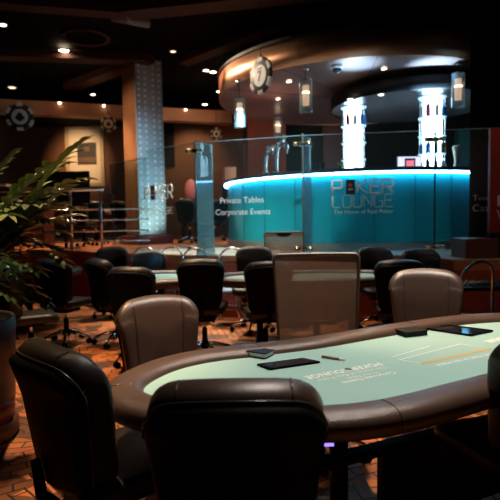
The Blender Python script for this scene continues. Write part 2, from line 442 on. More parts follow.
G().lathe([(0, .01), (1.5, .01), (1.5, .04), (0, .04)], 96, smooth=False).done('underside', mat('grey soffit', (.25, .24, .25), .25, .6), ind)
G().lathe([(0, .2), (.5, .2), (.5, .33), (0, .33)], 48, smooth=False).done('hanger', 'black', ind)

# bottle towers
bottles = {}
def bottle(kind, m):
    g = G(); hh = .27; r = .034
    g.lathe([(0, 0), (r, 0), (r, hh*.55), (r*.8, hh*.64), (r*.36, hh*.72), (r*.36, hh*.95), (r*.45, hh*.96), (r*.45, hh), (0, hh)], 12)
    return g.done('bottle', m)
def tower(c, lab, where, nsh, rows):
    t = thing('display_tower', lab, 'bottle display', (c[0], c[1], PZ))
    top = 3.515-PZ
    G().lathe([(0, 0), (.24, 0), (.24, .95), (.0, .95)], 32).done('base', 'black', t)
    G().lathe([(0, .951), (.165, .951), (.165, top-.02), (0, top-.02)], 24).done('lit_core', 'white_glow', t)
    zs = [.97+i*(top-1.05)/nsh for i in range(nsh)]
    for z in zs+[top-.05]:
        G().lathe([(.166, 0), (.235, 0), (.235, .014), (.166, .014), (.166, 0)], 32, (0, 0, z), False).done('shelf', 'shelf', t)
    for k in range(4):
        an = PI/4+k*PI/2
        G().tube([(.228*math.cos(an), .228*math.sin(an), .95), (.228*math.cos(an), .228*math.sin(an), top)], .008, 6).done('upright', 'chrome', t)
    cols = ['bottle_brown', 'bottle_blue', 'bottle_red', 'bottle_clear', 'bottle_cream', 'bottle_blue', 'bottle_clear']
    names = dict(bottle_brown='brown', bottle_blue='blue', bottle_red='red', bottle_clear='pale clear', bottle_cream='cream')
    ordn = ['lowest', 'second lowest', 'middle', 'second highest', 'highest']
    for j, z in enumerate(zs[:5]):
        if j not in rows: continue
        for k in range(rows[j]):
            an = math.radians(195+k*150/(rows[j]-1)+random.uniform(-4, 4)); m = cols[(j*3+k*2+(k*k+j) % 3) % 7]
            key = m
            if key not in bottles:
                o = bottle(key, m); bottles[key] = o; tag(o, '', 'bottle')
            else:
                o = bottles[key].copy(); COL.objects.link(o)
            o.location = (c[0]+.203*math.cos(an), c[1]+.203*math.sin(an), PZ+z+.014)
            s_ = random.uniform(.85, 1.1); o.scale = (1, 1, s_)
            o['label'] = '%s bottle standing on the %s shelf of the %s' % (names[m], ordn[min(j, 4)], where); o['group'] = '%s bottles on the %s shelf of the %s' % (names[m], ordn[min(j, 4)], where)
tower((1.98, 9.5), 'narrow glowing white bottle tower on the left behind the bar', 'left bottle tower', 5, {4: 5, 1: 3})
tower((3.2, 8.8), 'taller looking glowing white bottle tower at right behind the bar', 'right bottle tower', 5, {0: 4, 1: 5, 2: 5, 4: 5})

# pendant lamps
def pendant(px, y0, y1, Y, r, ceil, lab, dim=False):
    p0 = at_y(px, y1, Y); top = at_y(px, y0, Y).z; hh = top-p0.z
    t = thing('pendant_lamp', lab, 'pendant lamp', (p0.x, Y, p0.z))
    G().lathe([(r, 0), (r, hh), (r-.006, hh), (r-.006, 0), (r, 0)], 24).done('glass_shade', 'shade', t)
    G().lathe([(0, hh*.22), (r*.5, hh*.22), (r*.5, hh*.85), (0, hh*.85)], 16).done('inner_tube', mat('frosted tube', (.8, .7, .6), .5, emit=(1, .62, .36), estr=1.0), t)
    G().lathe([(0, hh*.50), (r*.35, hh*.54), (r*.55, hh*.62), (r*.35, hh*.72), (0, hh*.75)], 16).done('bulb', 'bulb', t)
    G().lathe([(0, hh), (r*1.0, hh), (r*1.0, hh+.015), (0, hh+.015)], 24, smooth=False).done('cap', 'chrome', t)
    G().lathe([(0, -.012), (r*1.0, -.012), (r*1.0, 0), (0, 0)], 24, smooth=False).done('lower_ring', 'shade', t)
    G().tube([(0, 0, hh+.015), (0, 0, ceil-p0.z-.03)], .006, 6).done('cord', 'black', t)
    G().lathe([(0, ceil-p0.z-.03), (.05, ceil-p0.z-.03), (.05, ceil-p0.z), (0, ceil-p0.z)], 16).done('ceiling_rose', 'chrome', t)
pendant(240, 99, 127, 8.95, .10, 3.865, 'glass tube pendant lamp under the left rim of the canopy')
pendant(306, 81, 112, 8.3, .105, 3.865, 'bright glass tube pendant lamp hanging right of the round chip sign')
pendant(458, 74, 107, 8.2, .105, 3.865, 'glass tube pendant lamp hanging beside the dark pillar')
pendant(278, 119, 136, 12.2, .11, 3.865, 'farther glass tube pendant lamp above the beer taps')

# beer taps
def tap(px, Y, lab, hh):
    b = at_y(px, 167, Y); t = thing('beer_tap', lab, 'beer tap', (b.x, Y, 2.20))
    G().lathe([(0, 0), (.075, 0), (.07, .02), (.045, .04), (0, .04)], 20).done('foot', 'chrome', t)
    pts = [(0, 0, .03), (0, 0, hh*.45), (.01, 0, hh*.68), (.05, 0, hh*.86), (.12, 0, hh*.93), (.17, 0, hh*.86), (.18, 0, hh*.74)]
    G().tube([Vector(p) for p in catmull(pts, 5, False)], .042, 14).done('column', 'chrome', t)
    G().lathe([(0, 0), (.07, 0), (.075, .05), (.06, .1), (0, .1)], 16, (.08, 0, hh*.9)).done('badge', 'chrome', t)
    for s in (-1, 1):
        G().tube([(.12, s*.03, hh*.9), (.13+.02*s, s*.05, hh*1.08), (.14+.03*s, s*.06, hh*1.2)], [.012, .014, .02], 8).done('handle', 'brass', t)
    G().tube([(.18, 0, hh*.76), (.19, 0, hh*.6)], .018, 8).done('spout', 'chrome', t)
tap(265, 8.75, 'shorter curved chrome beer tap on the left of the bar top', .42)
tap(276, 8.6, 'taller curved chrome beer tap beside the shorter tap', .55)
# till screen
p = at_y(411, 156, 8.35)
t = thing('till_screen', 'small till monitor with pale and pink screen behind the bar', 'monitor', (p.x, 8.45, 2.2))
G().lathe([(0, 0), (.11, 0), (.1, .02), (0, .02)], 20).done('foot', 'black', t)
G().tube([(0, .02, .01), (0, .02, .12)], .02, 8).done('stand', 'black', t)
G().box((-.21, -.015, .03), (.21, .015, .24), .006).done('casing', 'black', t)
G().box((-.195, -.019, .045), (.195, -.0155, .225)).done('screen', 'screen_w', t)
g = G().box((-.08, -.022, .05), (.10, -.0195, .20)); g.done('dark_window', 'black', t)
G().box((-.055, -.025, .055), (.075, -.0225, .165)).done('pink_window', 'screen_p', t)
# cups
for i, (px, w) in enumerate(((314, 'leftmost'), (319, 'middle'), (324, 'rightmost'))):
    p = at_y(px, 160, 8.25)
    tag(G().lathe([(0, 0), (.028, 0), (.038, .14), (.034, .14), (.025, .01), (0, .01)], 16).done('tumbler', 'navy', loc=(p.x, 8.3, 2.2)),
        '%s of the three dark tumblers standing on the bar top beside the middle glass fin' % w, 'tumbler')
# green sprig in glass
p = at_y(341, 160, 8.1); t = thing('garnish_sprig', 'small glass with green sprig on the bar top near the left bottle tower', 'glass', (p.x, 8.15, 2.2))
G().lathe([(0, 0), (.025, 0), (.03, .07), (.026, .07), (.022, .01), (0, .01)], 12).done('tumbler', 'shade', t)
g = G()
for k in range(5): g.tube([(0, 0, .02), (.02*math.cos(k*1.3), .02*math.sin(k*1.3), .09), (.06*math.cos(k*1.3), .04*math.sin(k*1.3), .12)], [.003, .008, .002], 5)
g.done('sprig', mat('lime leaf', (.2, .4, .05), .5), t)
# cream bottle-shaped vase and coloured strips by the pillar
p = at_y(458, 160, 8.6)
tag(G().lathe([(0, 0), (.05, 0), (.055, .06), (.035, .16), (.06, .30), (.075, .40), (.05, .42), (0, .42)], 20).done('tall_vase', mat('cream ceramic', (.62, .56, .45), .35), loc=(p.x-.02, 8.6, 2.2)),
    'slim cream vase on the bar top beside the dark pillar', 'vase')
struct(G().box((5.4, 13.0, PZ), (5.72, 13.2, 3.6)).done('trim_10', 'tealwall'))
struct(G().box((5.72, 13.0, PZ), (6.0, 13.2, 3.6)).done('trim_11', 'redwall'))

# dome camera and sprinkler under the canopy
p = on_z(337, 66, 3.86); t = thing('dome_camera', 'small dark dome camera under the canopy right of the pendant lamp', 'security camera', (p.x, p.y, 3.864))
G().lathe([(0, -.05), (.09, -.05), (.09, .008), (0, .008)], 20).done('housing', 'chipwhite', t)
G().lathe([(0, -.12), (.04, -.11), (.07, -.08), (.08, -.05), (0, -.05)], 20).done('dome', 'gloss_black', t)
p = on_z(443, 71, 3.86); tag(G().lathe([(0, -.06), (.03, -.055), (.01, -.03), (.035, -.01), (.04, .008), (0, .008)], 12).done('sprinkler_head', 'black', loc=(p.x, p.y, 3.865)),
    'small dark sprinkler head under the canopy left of the pillar pendant', 'sprinkler')

# ------------------------------------------------------------------ downlights
def downlight(px, py, z, lab, r=.06, lens='lens', power=0, aim=None, col=(1, .7, .42), cone=60):
    p = on_z(px, py, z); t = thing('downlight', lab, 'downlight', (p.x, p.y, z))
    G().lathe([(r*1.35, 0), (r*1.35, -.012), (r, -.02), (r, 0)], 20).done('trim_ring', 'steel', t)
    G().lathe([(0, -.012), (r, -.012), (r, -.004), (0, -.004)], 20, smooth=False).done('lens', lens, t)
    return p
downlight(45, 0, CZ, 'ceiling downlight at the top edge far left', .07)
downlight(2, 24, CZ, 'ceiling downlight at the left picture edge', .07)
downlight(64, 50, 4.95, 'brightest starry ceiling downlight left of the column', .09, mat('hot lens', (1, .9, .8), .5, emit=(1, .8, .55), estr=60))
downlight(95, 77, 4.99, 'bright far ceiling downlight just left of the column', .10)
downlight(84, 82, 4.99, 'dull reddish downlight next to the bright one left of the column', .08, mat('red lens', (1, .5, .3), .5, emit=(1, .35, .18), estr=1.5))
downlight(185, 2, CZ, 'large ceiling downlight at the top edge right of the column', .10)
downlight(194, 3, CZ, 'small warm downlight touching the large one at the top edge', .05, 'lens_dim')
downlight(173, 51, CZ, 'single dim ceiling downlight right of the column top', .06, 'lens_dim')
downlight(206, 70, CZ, 'left one of the twin downlights between column and canopy', .07)
downlight(213, 71.5, CZ, 'right one of the twin downlights between column and canopy', .08)
downlight(220, 91, 4.495, 'bright downlight close against the left rim of the canopy', .08)
downlight(205, 104, 4.495, 'downlight just above the bulkhead below the twin downlights', .07) 
downlight(93, 94, 4.495, 'downlight above the caramel bulkhead left of the column', .06)
downlight(12, 87, 4.495, 'dim downlight above the left round chip sign', .08, 'lens_dim')
for px, py, z, lab in ((289, 81, 3.865, 'small downlight in the canopy left of the bright pendant'), (278, 98.5, 3.865, 'small downlight in the canopy right of the round chip sign'),
                       (384, 68, 3.865, 'small downlight in the canopy right of the dome camera'), (381, 94, 3.525, 'small downlight in the lower soffit between the two towers'),
                       (350, 98.5, 3.525, 'small downlight in the lower soffit over the left tower')):
    downlight(px, py, z, lab, .045)
for px, py, lab in ((60, 104, 'tiny spot lamp on the bulkhead left of the small cream chip sign'), (104, 106.5, 'tiny spot lamp on the bulkhead above the small cream chip sign'), (185.5, 110.5, 'tiny spot lamp on the bulkhead right of the column')):
    p = on_wall(px, py, (a.x, a.y) if False else (at_y(-60, 99, 12).x, 12.0), (at_y(232, 112, 14.3).x, 14.3))
    tag(G().lathe([(0, 0), (.025, .01), (.03, .03), (0, .05)], 10).done('spot_lamp', 'lens', loc=(p.x+.02, p.y-.08, p.z-.02)), lab, 'spot lamp')
# round ceiling speaker rim + grey tube light
p = on_z(86, 38, 4.97); tag(G().lathe([(.38, 0), (.46, -.01), (.46, .03), (.38, .03), (.38, 0)], 40).done('ceiling_ring', 'beam', loc=(p.x, p.y, 4.968)), 'thin brown ring on the dark ceiling left of the column', 'ceiling ring')
p = on_z(112, 17, 4.9); q = on_z(149, 24, 4.9)
tag(G().tube([p, q], .07, 12).done('ceiling_tube', mat('grey tube', (.17, .14, .13), .5)), 'grey tube fixed under the ceiling above the column', 'tube')
p = on_z(356, 17, 4.9)
tag(G().lathe([(0, 0), (.3, 0), (.3, .1), (0, .1)], 24).done('ceiling_disc', 'beam', loc=(p.x, p.y, 4.88)), 'dim brown disc on the ceiling above the bar', 'ceiling disc')

# ------------------------------------------------------------------ chip signs
def chip_sign(px, py, Y, r, face, lab, top, sym, body='chipblack', dash='chipwhite', inner='chipwhite'):
    p = at_y(px, py, Y); t = thing('chip_sign', lab, 'sign', (p.x, Y, p.z), face)
    rot = Matrix.Rotation(PI/2, 4, 'X')
    G().lathe([(0, -.025), (r*.93, -.025), (r, -.015), (r, .015), (r*.93, .025), (0, .025)], 40).done('disc', body, t, rot)
    for k in range(6):
        a_ = PI/2+k*PI/3; g = G()
        g.lathe([(r*.80, .026), (r*1.01, .026), (r*1.01, -.026), (r*.80, -.026), (r*.80, .026)], 6, a0=a_-.26, a1=a_+.26, smooth=False)
        g.done('edge_dash', dash, t, rot)
    G().lathe([(0, .028), (r*.58, .028), (r*.58, .02), (0, .02)], 32, smooth=False).done('inner_disc', inner, t, rot)
    if sym == '7':
        g = text_bm('7', r*.42, .004, .02, r*.6); g.done('numeral', body, t, Matrix.Translation((-r*.21, -.031, -r*.32)) @ rot)
        G().box((-r*.24, -.033, r*.36), (r*.24, -.029, r*.42)).done('numeral_bar', body, t)
    else:
        g = G()
        for (x, z, q) in ((0, .12, .20), (-.16, -.08, .17), (.16, -.08, .17)):
            g.lathe([(0, .034), (q*r, .034), (q*r, .028), (0, .028)], 16, (x*r, z*r, 0), False)
        g.prism([(-.04*r, 0), (.04*r, 0), (.12*r, -.34*r), (-.12*r, -.34*r)], .028, .034)
        g.done('club_symbol', body, t, rot)
    G().tube([(0, 0, r*.98), (0, 0, r*1.12)], .03, 8).done('hook', dash, t)
    G().tube([(0, 0, r*1.1), (0, 0, top-p.z)], .005, 6).done('hanging_wire', 'black', t)
chip_sign(20, 117, 10.4, .27, .25, 'round black and white casino chip sign hanging at far left', CZ, 'c')
chip_sign(108.5, 124, 12.6, .19, .2, 'small cream lit chip sign beside the framed picture', CZ, 'c', dash='frame', inner='chipwarm')
chip_sign(216.5, 134, 13.6, .16, .1, 'small chip sign on the brown wall right of the column', CZ, 'c', dash='chipwarm', inner='chipwarm')
chip_sign(261, 76, 8.1, .285, math.radians(-56), 'tilted black and white chip sign with numeral seven at the canopy edge', CZ, '7')

# ------------------------------------------------------------------ glass screen
GT = 2.585; GB = PZ+.04
GP = [(-2.5, 9.05), (-1.66, 8.25), (-.8, 7.56), (.76, 7.05), (2.52, 6.82), (4.2, 6.62)]
glabs = ['leftmost panel of the glass screen beside the metal railing', 'glass screen panel in front of the riveted column lettered poker',
         'glass screen panel left of the middle fin lettered private tables corporate events', 'glass screen panel with the poker lounge logo before the teal bar',
         'rightmost glass screen panel lettered tour and cash before the dark pillar']
panels = []
for i in range(5):
    A, B = Vector((*GP[i], 0)), Vector((*GP[i+1], 0)); L = (B-A).length; ang = math.atan2(B.y-A.y, B.x-A.x)
    t = thing('glass_screen', glabs[i], 'glass panel', (A.x, A.y, 0), ang)
    G().box((.012, -.006, GB), (L-.012, .006, GT-(.12 if i == 0 else 0))).done('pane', 'glass_dark' if i == 0 else 'glass', t)
    G().box((.012, -.007, GT-.004-(.12 if i == 0 else 0)), (L-.012, .007, GT+.003-(.12 if i == 0 else 0))).done('polished_edge', mat('pane edge', (.35, .55, .55), .2), t)
    panels.append((t, A, B, ang))
def on_panel(i, px, py):
    t, A, B, ang = panels[i]; p = on_wall(px, py, A, B)
    return (Vector((p.x, p.y, 0))-A).length*(1 if (p-A).to_2d().dot((B-A).to_2d()) > 0 else -1), p.z
RX = Matrix.Rotation(PI/2, 4, 'X')
def panel_text(i, body, px0, px1, pyb, m, name='lettering', bold=0.):
    x0, z0 = on_panel(i, px0, pyb); x1, _ = on_panel(i, px1, pyb)
    text_bm(body, x1-x0, .002, bold).done(name, m, panels[i][0], Matrix.Translation((x0, -.010, z0)) @ RX)
# logo panel
def logo(i, pl, pr, pk_t, pk_b, lo_t, lo_b, m1, m2, skipO=True):
    x0, z1 = on_panel(i, pl, pk_t); x1, z0 = on_panel(i, pr, pk_b); W = x1-x0
    P = panels[i][0]; mv = Matrix.Translation((0, -.010, 0))
    line_text('POKER', x0, W, z0, z1-z0, W*.019, 'O').done('lettering', m1, P, mv)
    st = W/4.88
    cx = x0+st*1.43; cz = (z0+z1)/2; hh = (z1-z0)*.56
    G().box((cx-st*.36, -.016, cz-hh), (cx+st*.36, -.009, cz+hh), .002).done('card_emblem', 'chipblack', P)
    g = G().lathe([(0, 0), (st*.19, 0), (st*.19, .003), (0, .003)], 20); g.done('red_emblem', 'emblem', P, Matrix.Translation((cx, -.017, cz+hh*.15)) @ RX)
    g = G().box((cx-st*.2, -.019, cz-hh*.42), (cx+st*.2, -.016, cz-hh*.22)); g.done('emblem_bar', 'chipwhite', P)
    _, z1 = on_panel(i, pl, lo_t); _, z0 = on_panel(i, pr, lo_b)
    if m2: line_text('LOUNGE', x0, W, z0, z1-z0, W*.012).done('lettering', m2, P, mv)
logo(3, 332.5, 394, 181, 192.5, 195.5, 206.5, 'letters', 'letters_dim')
panel_text(3, 'The Home of Real Poker', 333.5, 393.5, 214, 'letters')
panel_text(2, 'Private Tables', 220.5, 264, 203.5, 'letters')
panel_text(2, 'Corporate Events', 216, 270.5, 215, 'letters')
logo(1, 145, 173.5, 187, 198, 0, 0, 'letters', None)
x0, z0 = on_panel(1, 146, 214); x1, z1 = on_panel(1, 174, 208)
line_text('LOUNGE', x0, x1-x0, z0, .09, .005).done('lettering', 'letters_dim', panels[1][0], Matrix.Translation((0, -.01, 0)))
panel_text(4, 'Tour', 473, 489.5, 200.5, 'letters')
panel_text(4, 'Cash', 472.5, 493, 211.5, 'letters')
# fins with clamps
FD = Vector((.34, .94, 0)).normalized()
fl = ['wide bluish upright glass fin left of the teal bar', 'upright glass fin in front of the bar between the two front panels', 'thin edge-on glass fin right of the poker lounge logo']
for i, (x, y) in enumerate([GP[2], GP[3], GP[4]]):
    ang = math.atan2(FD.y, FD.x)
    if i == 0: ang -= .12
    t = thing('glass_fin', fl[i], 'glass fin', (x, y, 0), ang)
    L = (.50, .48, .40)[i]
    G().box((.01, -.009, PZ+.008), (L, .009, GT+.03)).done('pane', 'fin', t)
    G().box((-.004, -.011, PZ+.008), (0, .011, GT+.03)).done('front_edge', 'steel' if i < 2 else 'black', t)
    for z in (GT-.12, PZ+.11):
        g = G()
        g.box((-.03, -.045, z-.03), (.05, .045, z+.03), .01)
        for s in (-1, 1): g.tube([(-.02, s*.045, z), (-.05, s*.13, z)], .03, 10)
        g.done('clamp', 'brass', t)

# red sign board at right
A = panels[4]
p0 = on_wall(489, 235, (2.4, 6.0), (4.0, 6.0)); p1 = on_wall(489, 128, (2.4, 6.0), (4.0, 6.0))
zb = PZ+.006
t = thing('red_sign_board', 'dark red upright sign board with white letters at the right picture edge', 'sign', (p0.x, 6.15, 0), 0)
sx = at_y(489, 180, 6.15).x - t.location.x
G().box((sx, -.03, 1.22), (sx+.8, .03, at_y(489, 128, 6.15).z), .004).done('board', 'signred', t)
G().box((sx, -.05, zb), (sx+.8, .05, 1.22), .004).done('base', 'black', t)
lx = at_y(497.2, 203, 6.12).x-t.location.x
G().box((lx, -.036, at_y(497, 208.5, 6.12).z), (lx+.035, -.031, at_y(497, 195.5, 6.12).z)).done('lettering', 'chipwhite', t)
G().box((lx, -.036, at_y(497, 208.5, 6.12).z), (lx+.11, -.031, at_y(497, 206, 6.12).z)).done('lettering', 'chipwhite', t)
g = text_bm('V', .10, .002); g.done('lettering', 'chipwhite', t, Matrix.Translation((lx-.01, -.032, at_y(497, 219, 6.12).z)) @ RX)

# ------------------------------------------------------------------ railing
t = thing('metal_railing', 'chrome and steel railing along the platform edge at far left', 'railing', (0, 9.42, 0))
xs = [at_y(p, 220, 9.42).x for p in (-120, -60, 12, 71, 101)]
for x in xs: G().tube([(x, 0, PZ), (x, 0, 2.02)], .026, 10).done('post', 'steel', t)
G().tube([(xs[0], 0, 2.03), (xs[-1]+.06, 0, 2.03)], .03, 10).done('handrail', 'chrome', t)
for z in (1.66, 1.46, 1.25, 1.06): G().tube([(xs[0], 0, z), (xs[-1]+(.9 if z < 2 else 0), 0, z)], .014, 8).done('cross_rail', 'chrome', t)

# monitor on stand
x0 = at_y(37, 190, 10).x; x1 = at_y(90, 190, 10).x; z0 = at_y(60, 203.5, 10).z; z1 = at_y(60, 171.5, 10).z
t = thing('display_screen', 'large black switched off screen on a stand behind the railing', 'screen', ((x0+x1)/2, 10, PZ))
w = (x1-x0)/2
G().box((-w, -.03, z0-PZ), (w, .03, z1-PZ), .008).done('screen_panel', 'black', t)
G().tube([(0, .03, .02), (0, .03, z0-PZ+.1)], .035, 10).done('stand', 'black', t)
G().lathe([(0, 0), (.3, 0), (.28, .02), (0, .02)], 24).done('foot', 'black', t)

# high dark red counter at far left
x1 = at_y(48, 195, 11.4).x; zt = at_y(10, 186, 11.4).z
t = thing('high_counter', 'dark red high counter with pale lit top edge at the far left', 'counter', (-6.1, 11.4, PZ))
G().box((-1.6, -.3, 0), (x1+6.1, .3, zt-PZ-.03)).done('front_panel', mat('oxblood panel', (.06, .012, .008), .4), t)
G().box((-1.65, -.36, zt-PZ-.03), (x1+6.1-.75, .35, zt-PZ+.02), .01).done('counter_top', mat('gleaming top', (.7, .62, .52), .3), t)  # gleam along the counter put into the pale colour of its top
G().box((-1.6, -.33, .7), (x1+6.15, -.3, .74)).done('trim_strip', 'steel', t)

# framed picture on back wall
p0 = at_y(67, 187, 16.45); p1 = at_y(103, 125, 16.45); W = p1.x-p0.x; Hh = p1.z-p0.z
t = thing('framed_picture', 'tall cream framed picture with wide pale mount on the back wall', 'picture', (p0.x, 16.49, p0.z))
G().box((.1, -.03, .1), (W-.1, -.015, Hh-.1)).done('mount', 'mount', t)
g = G()
for a_, b_ in (((0, 0), (W, .12)), ((0, Hh-.12), (W, Hh)), ((0, .12), (.12, Hh-.12)), ((W-.12, .12), (W, Hh-.12))): g.box((a_[0], -.07, a_[1]), (b_[0], 0, b_[1]), .01)
g.done('frame', 'frame', t)
G().box((W*.30, -.035, Hh*.36), (W*.80, -.03, Hh*.72)).done('print', 'picture', t)
G().box((W*.30, -.037, Hh*.40), (W*.80, -.0355, Hh*.48)).done('print_detail', 'picture2', t)
G().box((W*.48, -.037, Hh*.58), (W*.62, -.0355, Hh*.66)).done('print_detail', 'picture2', t)
# wall screen and small poster
x0 = at_y(160, 140, 16.4).x; x1 = at_y(174, 140, 16.4).x
tag(G().box((x0, 16.4, at_y(167, 166, 16.4).z), (x1, 16.49, at_y(167, 121, 16.4).z), .01).done('wall_screen', 'black'), 'tall black wall panel just right of the riveted column', 'wall panel')
p0 = at_y(222, 186, 13.9); p1 = at_y(236, 167, 13.9)
t = thing('small_poster', 'small red and cream poster standing left of the bar end', 'poster', (p0.x, 13.9, PZ))
G().box((0, 0, 0), (p1.x-p0.x, .04, p0.z-PZ), .004).done('stand', 'black', t)
G().box((0, 0, p0.z-PZ), (p1.x-p0.x, .04, p1.z-PZ), .004).done('board', mat('cream card', (.55, .42, .33), .6), t)
G().box((.0, -.006, p0.z-PZ), (.09, -.001, p1.z-PZ)).done('red_strip', 'emblem', t)

# ------------------------------------------------------------------ chairs
def trap(wb, wt, z0, z1, rb, rt, n=6):
    pts = []
    for cx, cz, r, s0 in ((wt/2-rt, z1-rt, rt, 0), (-(wt/2-rt), z1-rt, rt, 90), (-(wb/2-rb), z0+rb, rb, 180), (wb/2-rb, z0+rb, rb, 270)):
        for k in range(n+1):
            an = math.radians(s0+90*k/n); pts.append((cx+r*math.cos(an), cz+r*math.sin(an)))
    out = []
    for i in range(len(pts)):                      # subdivide long edges
        p, q = Vector(pts[i]), Vector(pts[(i+1) % len(pts)]); m = max(1, int((q-p).length/.04))
        for k in range(m): out.append(tuple(p+(q-p)*k/m))
    return out
TILT = math.radians(9)
def bend(v):
    y = v.y+1.25*v.x*v.x; z = v.z-.50
    y2 = y-z*math.tan(TILT)-.12*max(0, z-.3)**1.2
    return Vector((v.x*(1.0), y2-.17, v.z-.30*max(0, -v.y)*max(0, v.z-.8)/.2-.035*abs(v.x/.24)**2.2*(1 if v.z > .9 else 0)))
def base_parts(t, stem='shell', n=5):
    for k in range(n):
        an = 2*PI*k/n+.3; c, s = math.cos(an), math.sin(an)
        b = G().tube([(.02*c, .02*s, .135), (.14*c, .14*s, .125), (.27*c, .27*s, .085)], [.026, .021, .014], 8).done('base_leg', 'chrome', t)
        g = G()
        for q in (-.016, .016):
            cx, cy = .275*c-q*s, .275*s+q*c
            ax = Vector((-s, c, 0))
            g.tube([Vector((cx, cy, .032))-ax*.010, Vector((cx, cy, .032))+ax*.010], .031, 12)
        g.tube([(.275*c, .275*s, .04), (.275*c, .275*s, .085)], .009, 6)
        g.done('caster', 'shell', b)
    G().lathe([(0, .09), (.04, .09), (.045, .15), (.03, .17), (.028, .30), (0, .30)], 16).done('stem_cover', stem, t)
    G().lathe([(0, .29), (.017, .29), (.017, .46), (0, .46)], 12).done('gas_stem', 'chrome', t)
def make_chair(leather, label):
    t = thing('casino_chair', label, 'chair')
    base_parts(t)
    def sf(v):   # seat pad lies flat
        return Vector((v.x, v.z-.74+.02, .465+v.y-.25*max(0, v.z-.9)*1.0+.35*v.x*v.x*.3))
    st = G().pad(trap(.44, .48, .50, .98, .08, .10), .095, .035, .012, sf).done('seat', leather, t)
    G().box((-.12, -.12, .385), (.12, .12, .425), .01).done('seat_plate', 'shell', t)
    G().tube([(0, -.05, .405), (0, -.22, .40), (0, -.285, .47), (0, -.30, .60)], [.022, .022, .022, .018], 8).done('back_support', 'shell', t)
    ol = trap(.40, .485, .50, 1.01, .06, .085)
    br = G().pad(ol, .135, .05, .012, bend).done('backrest', leather, t)
    for sx in (-1, 1):   # seams running up the front and over the top roll
        pts = [Vector((sx*(.125+.02*(z-.5)/.5), .0685+.009, z)) for z in (.54, .62, .7, .78, .86, .93, .965)]
        pts += [Vector((sx*.147, .048, .995)), Vector((sx*.147, .018, 1.011)), Vector((sx*.147, -.02, 1.011)), Vector((sx*.147, -.052, .995))]
        G().tube([bend(p) for p in pts], .0022, 5).done('seam', 'piping', br)
    sh = [(x*1.0, .5+(z-.5)*.955-.004) for x, z in ol]
    G().pad(sh, .05, .02, 0, lambda v: bend(Vector((v.x, v.y-.070, v.z)))).done('back_shell', 'shell', t)
    G().tube([bend(Vector((x*1.0, -.058, .5+(z-.5)*.965))) for x, z in ol+ol[:1]], .0034, 6, False).done('piping', 'piping', br)
    return t
proto = make_chair('leather', 'x'); protoB = make_chair('black_leather', 'x'); protoC = make_chair(mat('shaded leather', (.014, .008, .006), .42, spec=.45, bump=(300, .12, 1)), 'x')  # last copy: chair leather darkened in colour for the shaded near chairs
used = {}
def chair(src, px, s, az, dz, label, group=None, z=0):
    az = math.radians(az); f = Vector((math.sin(az), math.cos(az), 0))
    b = Vector(((px-250)/s, F/s, z)); loc = b+f*.21
    if src.name not in used:
        used[src.name] = 1; src.location = loc; src.rotation_euler.z = -az; src['label'] = label
        if group: src['group'] = group
        src['dz0'] = dz
        for c in kids(src):
            if c.name.split('.')[0] in ('seat', 'backrest', 'back_shell', 'back_support'): c.location.z = dz
        return src
    return copy_tree(src, loc, -az, label, group, dz-src['dz0'])
g1 = 'leather chairs around the front poker table'
chair(proto, 232, 385, 0, .03, 'black backed leather chair in the centre foreground, seen from behind', g1)
chair(protoC, 52, 285, 46, .02, 'black backed leather chair at lower left turned toward the table end', g1)
chair(protoC, 560, 275, -14, .02, 'black chair cut off by the right picture edge', g1)
chair(proto, 155, 170, 156, -.01, 'taupe leather chair facing us behind the left end of the front table', g1)
chair(proto, 426, 146, 196, .07, 'brown leather chair facing us behind the far rail beside the dealer tray', g1)
g2 = 'dark chairs around the tables behind'
chair(protoB, 200, 100, 2, .05, 'black chair seen from behind, in front of the middle table, centre left', g2)
chair(protoB, 129, 104, 12, 0, 'black chair right behind the taupe chair to its left', g2)
chair(protoB, 98, 88, 48, .02, 'blue tinged dark chair at the left end of the round table', g2)
chair(protoB, 148, 72, 175, .02, 'dark blue tinged chair on the far side of the round table', g2)
chair(protoB, 112, 65, 170, .04, 'dark chair in front of the glass screen corner, far left of the round table', g2)
chair(protoB, 254, 76, 188, .07, 'dark brown chair behind the long middle table, left of the black mesh chair', g2)
chair(protoB, 374, 75.5, 178, .03, 'dark chair behind the long middle table, right of the tall mesh chair', g2)
chair(protoB, 420, 80, 182, .02, 'dark chair behind the brown leather chair, next to the thin glass fin', g2)
chair(protoB, 400, 104, 14, .02, 'dark chair with tan lit top roll close behind the brown leather chair', g2)
chair(protoB, 50, 88, 20, .02, 'black chair in the shadow right of the potted palm', g2)
chair(protoB, 4, 100, 60, .0, 'black chair half hidden by the potted palm leaves', g2)
chair(protoB, 268, 102, -8, .02, 'black chair directly behind the left side of the tall mesh chair', g2)
g3 = 'dark chairs on the raised floor behind the railing'
for px, s, az, lab in ((78, 47, 20, 'dark chair on the raised floor left of the middle railing post'), (96, 43, -15, 'dark chair on the raised floor behind the end railing post'),
                       (120, 42, 30, 'dark chair on the raised floor behind the leftmost glass panel'), (219, 41, -30, 'dark chair on the raised floor just left of the bar end'),
                       (186, 44, 20, 'dark chair on the raised floor just right of the column base'), (14, 50, 10, 'dark chair on the raised floor in front of the high counter')):
    chair(protoB, px, s, az, 0, lab, g3, PZ)

